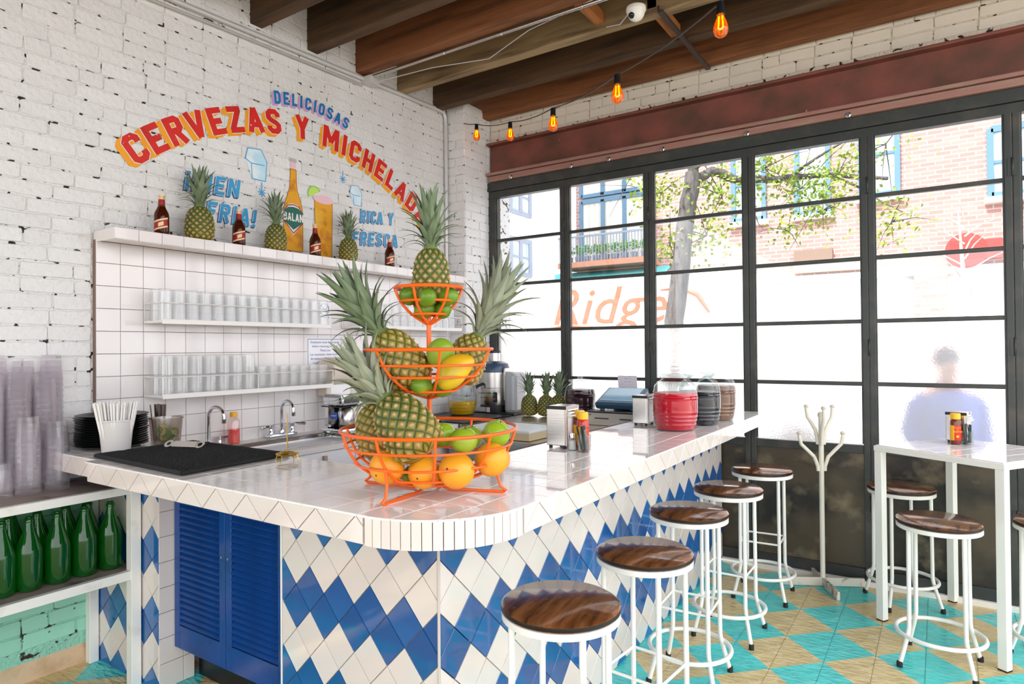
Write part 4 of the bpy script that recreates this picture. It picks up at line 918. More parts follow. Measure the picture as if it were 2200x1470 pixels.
def shaker(label, loc):
    o = thing('salt_shaker', label, 'shaker', loc, 0, 'salt shakers')
    MB().lathe([(0, .001), (.019, .001), (.02, .004), (.0165, .05), (.0135, .056)], 10, cap=False).obj('glass_body', m_jarg, o)
    MB().lathe([(0, .003), (.0175, .003), (.0155, .042), (0, .042)], 10).obj('salt', M('salt', 'e9e4df', .9), o)
    MB().lathe([(.0155, .053), (.0155, .064), (.014, .072), (.006, .076), (0, .076)], 18).obj('cap', m_chrome, o)
shaker('glass salt shaker with chrome cap beside the near napkin dispenser', (2.047, -2.078, ZT)); shaker('glass salt shaker beside the red juice jar', (2.06, -1.135, ZT))
def packet_glass(label, loc, n=7):
    o = thing('sweetener_glass', label, 'glass', loc, 0, 'glasses of sugar packets')
    MB().lathe([(0, .002), (.025, .001), (.0265, .004), (.029, .072), (.0275, .072), (.024, .006), (0, .006)], 22, cap=False).obj('glass_body', m_jarg, o)
    for k in range(n):
        b = Vector((random.uniform(-.012, .012), random.uniform(-.012, .012), .01)); tp = b+Vector((random.uniform(-.025, .005), random.uniform(-.012, .012), .095)); MB().box(-.0045, .0045, -.001, .001, 0, .098).obj('packet', M(('packet_dark', 'packet_grey')[k % 2], ('22332e', '6d7a72')[k % 2], .5), o, b, (tp-b).to_track_quat('Z', 'Y').to_euler())
packet_glass('small glass of dark toothpick packets in front of the sauce bottle', (2.112, -2.095, ZT))
# barrel jars
def jar(label, loc, s, col, level, grp='barrel juice jars on the worktop', dark=None):
    o = thing('juice_jar', label, 'jar', loc, random.random(), grp)
    H = .268*s; R = .117*s; pr = []
    for k in range(41):
        t = k/40; r = R*(.80+.2*sin(pi*min(1, max(0, t*.94+.03)))**.8); 
        for q in (.12, .2, .28, .36, .62, .68, .74): r += R*.028*math.exp(-((t-q)/.014)**2)
        if t > .86: r *= 1-.34*((t-.86)/.14)**1.4
        pr.append((r, H*t))
    ins = [(max(0, r-.004), z) for r, z in pr if z <= H*level]
    MB().lathe([(0, .004), (pr[0][0]*.8, .001)]+pr+[(R*.66, H*1.01), (R*.72, H*1.03), (R*.72, H*1.045)], 40, cap=False).obj('jar_body', m_jarg, o)
    MB().lathe([(0, .006), (ins[0][0]*.9, .006)]+ins[1:]+[(0, ins[-1][1])], 40).obj('juice', M('juice_'+col, col, .3, spec=.3, var=(2, dark or col, .4, .7)), o)
    ld = MB().lathe([(R*.60, H*1.045), (R*.78, H*1.05), (R*.80, H*1.065), (R*.74, H*1.08), (R*.25, H*1.095), (0, H*1.095)], 36).obj('lid', m_jarg, o)
    MB().lathe([(R*.2, H*1.09), (R*.15, H*1.13), (R*.24, H*1.18), (R*.22, H*1.22), (R*.1, H*1.245), (0, H*1.245)], 8, sm=False).obj('knob', m_tumbler, ld)
jar('barrel shaped glass jar of bright red juice on the worktop', (2.19, -1.205, ZT), 1.0, 'e0122f', .74, dark='c80f2a'); jar('barrel jar of nearly black juice behind the red one', (2.225, -.905, ZT), .99, '1c1622', .72); jar('barrel jar of brown drink, furthest of three at the bar end', (2.236, -.62, ZT), .98, '7a4a30', .78, dark='8f6248')
# ================================================================ the corner work counter by the window
wc = thing('prep_counter', 'steel topped prep counter under the window behind the bar', 'counter')
MB().box(.17, 1.72, -.62, -.06, 0, ZB-.04).box(.62, 1.45, -1.15, -.62, 0, .80).obj('carcass', M('grey_carcass', '9a9ca2', .4, .3), wc)
MB().box(.168, 1.74, -.66, -.05, ZB-.04, ZB-.002).box(.003, .168, -.66, -.368, ZB-.04, ZB-.002).obj('top_sheet', m_steel, wc, bevel=.004)
MB().box(.60, 1.47, -1.17, -.66, .80, ZB-.06).obj('well_rim', m_steel, wc, bevel=.004)
MB().box(.72, 1.40, -1.175, -1.168, .62, .86).obj('glass_front', M('case_glass', '9fb8b4', .08, trans=.3), wc)
mtt = tag(MB().box(.03, .62, -.98, -.40, ZB-.002, ZB+.008).obj('counter_mat', m_blackp), 'dark grey mat under the orange juice jug', 'mat')
MB().box(.03, .60, -.985, -.66, ZB-.04, ZB-.003).obj('mat_support', m_steel, wc)
bd = thing('cutting_board', 'thick pale cutting board on the prep counter', 'cutting board', (.98, -.93, ZB-.058)); MB().box(-.26, .26, -.20, .17, 0, .05).obj('board_core', M('board_tan', 'd7c39c', .5), bd, bevel=.004); MB().box(-.262, .262, -.202, .172, .046, .062).obj('board_face', M('board_white', 'e4ecec', .4), bd, bevel=.004)
jg = thing('juice_jug', 'round glass jug of orange juice on the dark mat', 'jug', (.25, -.53, ZB+.008))
jp = [(.088, .004), (.102, .03), (.112, .08), (.114, .14), (.112, .2), (.1, .26), (.075, .3), (.075, .33)]
MB().lathe([(0, .002), (.07, .001)]+jp, 32, cap=False).obj('jug_body', m_jarg, jg); MB().lathe([(0, .005), (.085, .006), (.098, .03), (.107, .075), (.109, .105), (0, .105)], 32).obj('juice', M('orange_juice', 'f0b81c', .2, coat=.3, var=(3, 'd79a10', .45, .7)), jg)
for z in (.03, .055, .08, .105): MB().ring((0, 0, z), .1035+.11*(z-.03), .0018, 32, 6).obj('rib', m_jarg, jg)
# juicer
ju = thing('juicer', 'tall brushed steel juice extractor with feed chute by the window', 'juicer', (.335, -.2, ZB), 0)
MB().lathe([(.122, 0), (.124, .01), (.124, .06), (.118, .065)], 36).obj('motor_base', m_blackp, ju)
MB().lathe([(.115, .064), (.118, .07), (.118, .20)], 36, cap=False).obj('motor_housing', m_steel, ju)
MB().lathe([(.118, .203), (.118, .325), (.112, .33)], 36).obj('bowl_housing', m_steel, ju)
MB().lathe([(.119, .325), (.119, .36), (.105, .395), (.07, .41), (.05, .415)], 36).obj('hood', M('smoky_blue_plastic', '3a4c66', .25), ju)
MB().lathe([(.042, .41), (.042, .485)], 28).obj('feed_chute', m_steel, ju); MB().lathe([(.046, .48), (.046, .5), (.03, .505), (0, .505)], 28).obj('pusher_cap', m_blackp, ju)
MB().tube([(-.045, -.105, .235), (-.06, -.145, .222), (-.085, -.16, .205)], .012, 10, rs=[.012, .011, .016]).obj('juice_spout', m_blackp, ju)
MB().box(.055, .085, -.118, -.09, .09, .17).obj('switch_plate', m_blackp, ju, bevel=.008); MB().lathe([(.009, 0), (.007, .004)], 12, M4=Matrix.Translation((.07, -.119, .15)) @ Matrix.Rotation(pi/2, 4, 'X')).obj('start_button', M('green_button', '2d7a52', .4), ju); MB().lathe([(.009, 0), (.007, .004)], 12, M4=Matrix.Translation((.07, -.119, .115)) @ Matrix.Rotation(pi/2, 4, 'X')).obj('stop_button', M('red_button', 'b83a4a', .4), ju)
MB().box(-.07, -.01, -.126, -.118, .015, .05).obj('rating_plate', M('plate_grey', 'b8b4b4', .4), ju); MB().box(.0, .03, -.128, -.12, .012, .05).obj('warning_sticker', M('sticker_pale', 'd9c3c6', .4), ju)
text(ju, 'ROBOT COUPE', .018, (-.02, -.1195, .16), RY, m_blackp); text(ju, 'J80 ULTRA', .013, (-.03, -.1195, .125), RY, m_blackp)
MB().box(.118, .14, -.06, .06, .1, .36).obj('clamp_arm', m_steel, ju, bevel=.006)
MB().box(.14, .25, -.09, .09, .005, .33).obj('pulp_bin', M('grey_pulp_bin', 'b4b6ba', .35, .2), ju, bevel=.03); MB().box(-.13, .27, -.14, .12, .0, .012).obj('tray', m_blackp, ju, bevel=.004)
jar('barrel jar of dark red juice on the prep counter by the window', (1.135, -.25, ZB), .98, '3a1420', .8, 'barrel juice jars by the window', '2a1018')
# till drawer and terminal
td = thing('cash_drawer', 'steel cash drawer under the blue till terminal', 'cash drawer', (1.54, -.42, ZB-.002)); MB().box(-.19, .19, -.17, .2, 0, .088).obj('case', m_steel, td, bevel=.004); MB().box(-.193, .193, -.175, .2, .084, .094).obj('lid', m_blackp, td, bevel=.003); MB().box(-.12, -.02, -.174, -.168, .045, .052).box(.06, .14, -.174, -.168, .045, .052).obj('slot', m_blackp, td); text(td, 'POS', .014, (-.16, -.171, .07), RY, m_blackp)
tm = thing('till_terminal', 'dark blue till screen tilted back on the cash drawer', 'till', (1.50, -.40, ZB+.092)); m_tb = M('slate_blue_plastic', '35536b', .3)
MB().obox(Matrix.Translation((.02, .03, .075)) @ Matrix.Rotation(radians(-22), 4, 'X').inverted(), .30, .26, .05).obj('housing', m_tb, tm, bevel=.014); MB().obox(Matrix.Translation((.02, .024, .101)) @ Matrix.Rotation(radians(-22), 4, 'X').inverted(), .25, .2, .004).obj('screen', M('till_screen', '8fb6cf', .08), tm)
for x in (-.09, .13): MB().lathe([(.018, .002), (.014, .05)], 10, (x, -.05, 0)).obj('foot', m_tb, tm)
MB().box(-.08, .14, .10, .16, .002, .10).obj('stand', m_tb, tm, bevel=.01)
pr = thing('receipt_printer', 'grey receipt printer beside the till near the window frame', 'printer', (1.64, -.13, ZB-.002)); MB().box(-.08, .08, -.06, .06, 0, .16).obj('case', M('printer_grey', '8f98a8', .4), pr, bevel=.02); MB().box(-.05, .05, -.03, -.02, .15, .19).obj('receipt', m_nap, pr)
tag(MB().obox(Matrix.Translation((1.43, -.06, 1.16)) @ Matrix.Rotation(.12, 4, 'X'), .15, .002, .19).obj('paper_notice', M('printed_paper', 'e6dfe9', .7, var=(30, '8a86a8', .6, .66, (1, 1, 5)))), 'printed paper sheet taped to the window behind the till', 'paper')
pn = thing('pen_cup', 'teal cup of pens beside the till', 'cup', (1.36, -.2, ZB-.002)); MB().lathe([(0, .002), (.03, .001), (.034, .09), (.031, .09), (.028, .004), (0, .004)], 20, cap=False).obj('cup_body', M('teal_cup', '2fae98', .3), pn)
for k in range(5): a = k*1.3; MB().tube([(.012*cos(a), .012*sin(a), .006), (.03*cos(a), .03*sin(a), .15)], .0035, 6).obj('pen', M(('pen_pink', 'pen_blue', 'pen_dark')[k % 3], ('d9607a', '3f6fa8', '2a2f3a')[k % 3], .4), pn)
# towel dispenser, coffee grinder on the sink counter
tw = thing('towel_dispenser', 'beige paper towel dispenser on the tiles above the coffee grinder', 'towel dispenser', (0, -1.62, 1.165)); m_bei = M('beige_plastic', 'd9cbbd', .4)
MB().box(.001, .10, -.11, .11, 0, .13).obj('lower_case', m_bei, tw, bevel=.012); MB().lathe([(.085, -.11), (.088, -.10), (.088, .10), (.085, .11)], 32, M4=Matrix.Translation((.09, 0, .16)) @ Matrix.Rotation(pi/2, 4, 'X')).obj('roll_cover', m_bei, tw); MB().box(.1, .103, -.08, .08, -.02, .1).obj('towel_sheet', m_nap, tw)
gr = thing('coffee_grinder', 'chrome bar grinder with blue badge beside the sink', 'grinder', (.20, -1.70, ZB)); 
MB().box(-.09, .10, -.085, .085, 0, .028).obj('plinth', m_chrome, gr, bevel=.01); MB().box(-.09, -.01, -.075, .075, .028, .23).obj('column', m_chrome, gr, bevel=.025); MB().box(-.09, .09, -.08, .08, .165, .24).obj('head', m_chrome, gr, bevel=.02); MB().box(-.092, .092, -.082, .082, .16, .167).obj('head_band', m_blackp, gr)
MB().lathe([(.045, .03), (.05, .04), (.042, .14), (.02, .165)], 24, (.05, 0, 0)).obj('cone', m_steel, gr); MB().lathe([(.05, .03), (.052, .05), (.0, .05)], 24, (.05, 0, 0)).obj('catch_cup', M('dark_cup', '2a1c1a', .3), gr)
bdg = MB().box(-.0, .06, -.088, -.0855, .09, .13).obj('badge_plate', M('badge_blue', '2456b0', .3), gr); text(bdg, 'SUNKIST', .012, (.03, -.0885, .11), RY, m_paper)
# ================================================================ stools, table, coat stand
m_seat = M('walnut_stained_seat', '8a5630', .16, coat=.4, var=(5, '4a2812', .38, .68, (9, 1, 1)), bump=(6, .15, .002, (12, 1, 1)), rnd=.15)
m_edge = M('seat_edge_dark', '1f140d', .35)
def stool_parts(root, h, stretch):
    R = .17
    s = MB().lathe([(0, h-.024), (R-.004, h-.024), (R, h-.017), (R, h-.008), (R-.012, h), (0, h)], 44); s.mi = [1 if False else 0 for _ in s.f]
    st = s.obj('seat', m_seat, root); MB().lathe([(R+.0006, h-.02), (R+.0012, h-.014), (R+.0006, h-.009)], 44, cap=False).obj('edge_band', m_edge, st)
    MB().lathe([(R-.004, h-.046), (R-.001, h-.044), (R-.001, h-.026), (R-.004, h-.025), (R-.016, h-.025), (R-.016, h-.046)], 44).obj('seat_ring', m_whitem, root)
    zr = .145
    for k in range(4):
        a = pi/4+k*pi/2; d = Vector((cos(a), sin(a), 0)); P = [d*.148+Vector((0, 0, h-.03)), d*.15+Vector((0, 0, h*.5)), d*.151+Vector((0, 0, zr+.035)), d*.155+Vector((0, 0, zr+.01)), d*.166+Vector((0, 0, zr-.03)), d*.197+Vector((0, 0, .018))]
        lg = MB().tube(P, .0095, 10).obj('leg', m_whitem, root)
        MB().lathe([(.0125, 0), (.0125, .022), (.010, .026)], 12, tuple(d*.2)).obj('rubber_foot', m_black, lg)
    MB().ring((0, 0, zr-.004), .174, .0095, 44, 10).obj('foot_ring', m_whitem, root)
    if stretch:
        for k in range(4):
            a, b = pi/4+k*pi/2, pi/4+(k+1)*pi/2; z = .33
            MB().tube([(.15*cos(a), .15*sin(a), z), (.15*cos(b), .15*sin(b), z)], .0055, 8).obj('stretcher', m_whitem, root)
def stool(label, x, y, rz, h, stretch, proto={}):
    key = (h, stretch)
    if key not in proto:
        o = thing('bar_stool', label, 'stool', (x, y, 0), rz, 'round wooden topped bar stools'); stool_parts(o, h, stretch); proto[key] = o
    else: o = dup(proto[key], (x, y, 0), rz, label)
    return o
for lab, x, y, rz in (('bar stool nearest the rounded corner of the worktop', 2.438, -2.885, .12), ('second bar stool along the bar from its rounded corner', 2.463, -2.32, -.1), ('middle bar stool of five along the tiled bar', 2.412, -1.68, .05), ('fourth bar stool along the bar, beside the red jar end', 2.434, -1.12, .0), ('bar stool at the window end of the bar by the steel panels', 2.465, -.50, .05)): stool(lab, x, y, rz, .745, True)
for lab, x, y, rz in (('stool between the coat stand and the white table', 3.158, -.215, .5), ('stool in front of the white table', 3.335, -.945, -.1), ('stool cut off at the picture edge behind the white table leg', 3.79, -.72, .3)): stool(lab, x, y, rz, .665, False)
tb_ = thing('high_table', 'square white metal high table with tiled top by the window', 'table', (3.487, -.452, 0), radians(-32.6))
hw = .318
MB().box(-hw, hw, -hw, hw, .90, .928).obj('top_frame', m_whitem, tb_, bevel=.002)
for i in range(6):
    for j in range(6):
        a = -hw+.008+i*(2*hw-.016)/6; b = -hw+.008+j*(2*hw-.016)/6; d = (2*hw-.016)/6; tilepiece('tile', [(a, b), (a+d, b), (a+d, b+d), (a, b+d)], FZ(.928), .005, m_tile, tb_)
for sx in (-1, 1):
    for sy in (-1, 1):
        x, y = sx*(hw-.022), sy*(hw-.022); l = MB().box(x-.02, x+.02, y-.02, y+.02, .006, .90).obj('leg', m_whitem, tb_, bevel=.002); MB().box(x-.02, x+.02, y-.02, y+.02, 0, .006).obj('foot_pad', m_black, l)
napkin('steel napkin dispenser on the white table by the window', (3.43, -.235, .933), -.25, .096, .10, .165)
sauce('hot sauce bottle with yellow lid on the white table', (3.415, -.33, .933), .35, m_sb, .165)
packet_glass('small glass of dark packets on the white table', (3.468, -.305, .933), 9)
cs = thing('coat_stand', 'short white metal coat stand with curved hooks and cross base', 'coat stand', (2.74, -.17, 0), .1)
m_cs = M('cream_enamel', 'e6dfd0', .35, var=(20, 'b0a390', .68, .75)); m_csb = M('chipped_cream', 'd8d0c0', .4, var=(16, '8a7c68', .55, .66))
MB().tube([(0, 0, .03), (0, 0, 1.05)], .0145, 12).obj('pole', m_cs, cs)
for k in range(4):
    a = .38+k*pi/2; MB().obox(Matrix.Translation((.12*cos(a), .12*sin(a), .028)) @ Matrix.Rotation(a, 4, 'Z'), .24, .018, .05).obj('base_bar', m_csb, cs, bevel=.002)
for z, rr, hh, ph, n in ((.76, .13, .17, .45, 2), (.92, .085, .17, .75, 3)):
    for k in range(n):
        a = ph+k*2*pi/n; d = Vector((cos(a), sin(a), 0)); up = Vector((0, 0, 1)); P = [d*.02+up*(z-.06), d*.025+up*z, d*(rr*.45)+up*(z+.05), d*(rr*.85)+up*(z+.085), d*rr+up*(z+.12), d*rr+up*(z+hh)]
        Q = [P[0]]
        for i in range(len(P)-1): Q += [P[i]*.5+P[i+1]*.5]
        hk = MB().tube(Q+[P[-1]], .011, 10).obj('hook', m_cs, cs); MB().ball(tuple(P[-1]), .016, .016, .011, 14, 8).obj('hook_cap', m_csb, hk)
MB().lathe([(.019, 1.03), (.019, 1.05), (.012, 1.058), (0, 1.06)], 16).obj('finial', m_csb, cs)
# ================================================================ up under the ceiling
cab = thing('string_lights', 'festoon string of amber bulbs hung from the brick corner', 'string lights')
BP = [(.0, -.30, 3.379), (.327, -.419, 3.234), (.924, -.84, 3.009), (1.565, -1.373, 2.804), (2.154, -1.822, 2.692), (2.683, -2.071, 2.746)]
pts = [Vector((-.01, -.36, 3.41))]; con = [Vector(p) for p in BP]+[Vector((3.05, -2.35, 2.9))]
prev = pts[0]
for q in con:
    for k in range(1, 7): t = k/6; pts.append(prev.lerp(q, t)+Vector((0, 0, -.02*4*t*(1-t))))
    prev = q
MB().tube(pts, .0035, 6).obj('cable', M('grey_cable', '3b3836', .5), cab)
m_bulb = clear_glass('amber_bulb_glass', 'ffb52e', .05, .02, .4, .22, 'ff9a18'); m_fil = M('glowing_filament', 'ffb030', .4, emit=('ffb43a', 10))
for p in BP:
    b = MB().lathe([(.0, .0), (.013, -.002), (.0145, -.008), (.0145, -.034), (.0155, -.036), (.0155, -.046), (.012, -.047)], 14, p).obj('socket', m_blackp, cab)
    MB().lathe([(.0115, -.046), (.0135, -.056), (.022, -.076), (.0275, -.096), (.0275, -.106), (.022, -.122), (.011, -.13), (0, -.132)], 20, p, cap=False).obj('bulb_glass', m_bulb, b)
    MB().tube([(p[0]-.006, p[1], p[2]-.052), (p[0]-.009, p[1], p[2]-.094), (p[0]-.004, p[1], p[2]-.1), (p[0]+.004, p[1], p[2]-.1), (p[0]+.009, p[1], p[2]-.094), (p[0]+.006, p[1], p[2]-.052)], .0024, 6).obj('filament', m_fil, b)
m_fil.cycles.emission_sampling = 'NONE'
cn = thing('wall_conduit', 'white painted conduit pipe along the top of the mural wall', 'conduit')
m_con = M('white_conduit', 'd2d0cf', .3, .2)
MB().tube([(-.012, -3.7, 3.24), (-.012, -2.64, 3.277), (-.012, -1.64, 3.312), (-.012, -1.3, 3.325)], .009, 8).obj('lower_pipe', M('grey_conduit', 'b5b2b0', .4), cn)
MB().tube([(-.012, -3.7, 3.285), (-.012, -2.64, 3.322), (-.012, -1.64, 3.357), (-.012, -.46, 3.404), (-.012, -.41, 3.395), (-.012, -.39, 3.36), (-.012, -.385, 3.3), (-.012, -.385, 1.0)], .0155, 10).obj('pipe', m_con, cn)
for y, z in ((-2.9, 3.313), (-2.1, 3.341), (-1.6, 3.358), (-.8, 3.39)): MB().ring((-.012, y, z), .014, .003, 14, 6, M4=Matrix.Rotation(pi/2, 4, 'X')).obj('clip', m_con, cn)
jb = tag(MB().box(-.03, .06, -1.3, -1.2, 3.335, 3.385).obj('junction_box', m_con, bevel=.003), 'white metal junction box where two conduits meet under the joists', 'junction box')
c2 = thing('joist_conduit', 'bright steel conduit running along the ceiling joist', 'conduit'); MB().tube([(.03, -1.262, 3.383), (3.6, -1.262, 3.383)], .0115, 10).obj('pipe', m_steel, c2)
for x in (.7, 1.15, 1.7, 2.2): MB().ring((x, -1.262, 3.383), .014, .003, 14, 6, M4=Matrix.Rotation(pi/2, 4, 'Y')).obj('clip', m_steel, c2)
tag(MB().tube([(.06, -1.22, 3.36), (.5, -1.15, 3.375), (.9, -1.05, 3.37), (1.3, -1.2, 3.385), (1.8, -1.27, 3.40)], .003, 6).obj('loose_cable', m_con), 'thin white cable looping below the ceiling joists', 'cable')
dc = thing('dome_camera', 'white dome security camera under the tan ceiling joist', 'security camera', (1.93, -1.05, 3.4)); MB().lathe([(.055, 0), (.056, -.02), (.05, -.03)], 28).obj('mount', m_whitem, dc); MB().lathe([(.048, -.028), (.046, -.045), (.034, -.065), (.016, -.076), (0, -.078)], 28, cap=False).obj('dome', m_whitem, dc); MB().ball((-.012, -.028, -.052), .022, .022, .018, 18, 12).obj('lens', M('dark_lens', '1a2430', .05), dc)
tag(MB().tube([(1.88, -1.04, 3.385), (1.8, -.98, 3.37), (1.7, -.95, 3.395)], .003, 6).obj('camera_lead', m_con), 'short white lead running from the dome camera', 'cable')
# ================================================================ the street outside
street = struct(MB().box(-40, 45, 2.2, 60, -.5, -.3).obj('street', M('asphalt', '8f8d8c', .9, var=(3, '7b7977', .4, .7))))
struct(MB().box(-40, 45, .12, 2.2, -.5, -.18).obj('sidewalk', M('pale_concrete', 'cfcac2', .9, var=(2, 'b9b3aa', .4, .7)), bevel=.01))
struct(MB().box(-40, 45, -40, .12, -.6, -.2).obj('ground', M('ground_grey', 'a9a49c', .9)))  # unseen ground under and behind the room, added for bounced light
m_bwall = bpy.data.materials.new('far_brick'); m_bwall.use_nodes = True
nt = m_bwall.node_tree; b = nt.nodes['Principled BSDF']; bt = nt.nodes.new('ShaderNodeTexBrick'); tc = nt.nodes.new('ShaderNodeTexCoord'); mp_ = nt.nodes.new('ShaderNodeMapping'); mp_.inputs['Rotation'].default_value = (pi/2, 0, 0)
nt.links.new(tc.outputs['Object'], mp_.inputs[0]); nt.links.new(mp_.outputs[0], bt.inputs[0]); bt.inputs['Scale'].default_value = 1; bt.inputs['Brick Width'].default_value = .23; bt.inputs['Row Height'].default_value = .078; bt.inputs['Mortar Size'].default_value = .008
for k, h in enumerate(('b98d84', 'ad7f76', 'cbbcb5')): bt.inputs[k+1].default_value = lin(h)
nt.links.new(bt.outputs[0], b.inputs['Base Color']); b.inputs['Roughness'].default_value = .9
m_stone = M('pale_stone', 'efe9e0', .8); m_fw = M('slate_blue_frame', '5c7f98', .5); m_gw = M('grey_frame', '8d97a6', .5); m_wp = M('dim_pane', '9fb4c4', .1, var=(2, 'd5dfe6', .4, .65)); m_curt = M('cream_curtain', 'e3e0d4', .8, var=(12, 'b9b6a8', .45, .65, (1, 1, .02)))
m_render = M('white_render', 'ecebec', .85)
# brick house
bh = thing('brick_house', 'pink brick house across the street seen behind the tree', 'building')
MB().box(-3.75, 9, 9, 9.6, 2.75, 9).obj('wall', m_bwall, bh)
MB().box(.5, 9, 8.96, 9.5, -.3, 2.75).obj('shop_front', m_render, bh); MB().box(.5, 9, 8.8, 9.0, 2.68, 2.8).obj('cornice', m_stone, bh); MB().box(.5, 9, 8.82, 9.0, 1.88, 1.98).obj('cornice', m_stone, bh)
pl = MB().box(3.0, 3.48, 8.78, 8.98, -.3, 2.68).obj('brick_pier', m_bwall, bh)
MB().box(1.03, 2.3, 8.85, 9.0, 2.86, 3.05).obj('timber_lintel', M('far_timber', 'c9a684', .8), bh); MB().box(1.03, 1.7, 8.9, 9.02, 3.05, 3.3).obj('dark_recess', M('recess_brown', '8a7466', .8), bh)
def house_window(parent, x0, x1, z0, z1, y, mf, mp__, n=1, bars=1, sill=True):
    w = MB().box(x0-.06, x0+.03, y-.06, y+.02, z0, z1).box(x1-.03, x1+.06, y-.06, y+.02, z0, z1).box(x0, x1, y-.06, y+.02, z1-.06, z1+.05).box(x0, x1, y-.06, y+.02, z0-.02, z0+.06).obj('window', mf, parent)
    MB().box(x0, x1, y-.02, y, z0, z1).obj('pane', mp__, w)
    for k in range(1, n): xx = x0+(x1-x0)*k/n; MB().box(xx-.045, xx+.045, y-.06, y, z0, z1).obj('mullion', mf, w)
    for k in range(1, bars+1): zz_ = z0+(z1-z0)*k/(bars+1); MB().box(x0, x1, y-.05, y, zz_-.025, zz_+.025).obj('bar', mf, w)
    if sill: MB().box(x0-.1, x1+.1, y-.14, y, z0-.12, z0-.02).obj('sill', m_stone, w)
house_window(bh, 1.1, 1.62, 4.0, 5.45, 9, m_fw, m_wp); house_window(bh, -.1, .46, 4.0, 5.45, 9, m_fw, m_wp); house_window(bh, 4.12, 4.9, 3.95, 5.08, 9, m_fw, m_wp); house_window(bh, 2.2, 2.75, 4.2, 5.7, 9, m_fw, m_wp); house_window(bh, 5.4, 6.2, 3.95, 5.3, 9, m_fw, m_wp)
house_window(bh, -3.55, -1.95, 3.35, 4.85, 8.95, m_fw, m_curt, 3, 0, False); house_window(bh, -3.55, -1.95, 4.95, 5.6, 8.95, m_fw, m_curt, 3, 0, False)
bal = MB().box(-3.8, -1.7, 8.2, 9.0, 3.24, 3.36).obj('balcony_slab', M('rust_slab', 'c98a70', .8), bh)
MB().box(-3.8, -1.7, 8.2, 8.24, 3.9, 3.94).obj('balcony_rail', m_gw, bal)
mbx = MB()
for k in range(30): x = -3.78+k*.07; mbx.box(x, x+.014, 8.21, 8.23, 3.36, 3.92)
mbx.obj('balusters', m_gw, bal)
MB().add([(-4.3, 8.9, 3.22), (-1.4, 8.9, 3.22), (-1.2, 7.9, 2.92), (-4.5, 7.9, 2.92), (-4.3, 8.9, 3.19), (-1.4, 8.9, 3.19), (-1.2, 7.9, 2.89), (-4.5, 7.9, 2.89)], [(0,1,2,3),(7,6,5,4),(3,2,6,7),(0,4,5,1)]).box(-4.5, -1.2, 7.88, 7.92, 2.78, 2.93).obj('awning', M('teal_canvas', '57b0ae', .8), bh)
rs = tag(MB().box(3.52, 4.5, 8.8, 8.86, 2.9, 3.22).lathe([(.3, 0), (.3, .06)], 28, M4=Matrix.Translation((3.75, 8.86, 3.05)) @ Matrix.Rotation(pi/2, 4, 'X')).obj('shop_sign', M('sign_brick_red', 'c4453f', .6)), 'red shop sign on the front of the brick house', 'sign')
# white building on the side street
wb = thing('white_building', 'white rendered building with grey windows at the street corner', 'building')
MB().box(-12, -3.0, 3.6, 6.65, -.3, 9).obj('wall', m_render, wb)
def side_window(y0, y1, z0, z1):
    w = MB().box(-3.02, -2.97, y0-.05, y1+.05, z1-.03, z1+.05).box(-3.02, -2.97, y0-.05, y1+.05, z0-.05, z0+.03).obj('window', m_gw, wb)
    for k in range(4): yy = y0+(y1-y0)*k/3; MB().box(-3.02, -2.965, yy-.05, yy+.05, z0, z1).obj('mullion', m_gw, w)
    MB().box(-3.01, -2.985, y0, y1, z0, z1).obj('pane', m_wp, w); MB().box(-3.01, -2.975, y0, y1, (z0+z1)/2-.02, (z0+z1)/2+.02).obj('bar', m_gw, w)
for z in (2.82, 3.93, 5.05): side_window(4.72, 5.7, z, z+.6)
for k in range(9):
    bx_ = thing('balcony_plant', 'leafy potted shrub in the row on the far balcony', 'plant', (-3.62+k*.225, 8.42, 3.36), 0, 'shrubs on the far balcony'); MB().lathe([(.07, 0), (.09, .14)], 10).obj('pot', m_gw, bx_)
    mbx = MB(); rr = random.Random(k)
    for _ in range(110):
        a, e, R = rr.random()*6.28, rr.uniform(-1, 1.4), .12*rr.random()**.4; c = Vector((R*cos(a)*cos(e), R*sin(a)*cos(e), .28+R*sin(e))); u = Vector((rr.uniform(-1, 1), rr.uniform(-1, 1), rr.uniform(-1, 1))).normalized()*.03; w = u.orthogonal().normalized()*.02
        mbx.add([c-u, c+w, c+u, c-w], [(0, 1, 2, 3)])
    stuff(mbx.obj('foliage', M('shrub_green', '6aa04a', .6, var=(3, '8fbf5c', .4, .7)), bx_))
# parked white van with orange script
van = thing('white_van', 'parked white box van with orange script lettering', 'van', (0, 0, -.3)); m_van = M('white_van_paint', 'f4f3f1', .3)
MB().box(-2.85, 1.15, 4.6, 6.3, .55, 2.84).obj('box_body', m_van, van, bevel=.04)
MB().add([(1.15, 4.65, .5), (2.6, 4.65, .5), (2.6, 4.65, 1.3), (1.95, 4.65, 1.45), (1.55, 4.65, 2.3), (1.15, 4.65, 2.35), (1.15, 6.25, .5), (2.6, 6.25, .5), (2.6, 6.25, 1.3), (1.95, 6.25, 1.45), (1.55, 6.25, 2.3), (1.15, 6.25, 2.35)], [(0,1,2,3,4,5),(11,10,9,8,7,6),(0,6,7,1),(1,7,8,2),(2,8,9,3),(3,9,10,4),(4,10,11,5)]).obj('cab', m_van, van, bevel=.03)
MB().add([(1.22, 4.64, 1.5), (1.85, 4.64, 1.5), (1.52, 4.64, 2.2), (1.22, 4.64, 2.22), (1.22, 4.655, 1.5), (1.85, 4.655, 1.5), (1.52, 4.655, 2.2), (1.22, 4.655, 2.22)], [(0,1,2,3),(4,7,6,5),(0,4,5,1),(1,5,6,2)]).obj('cab_window', m_wp, van)
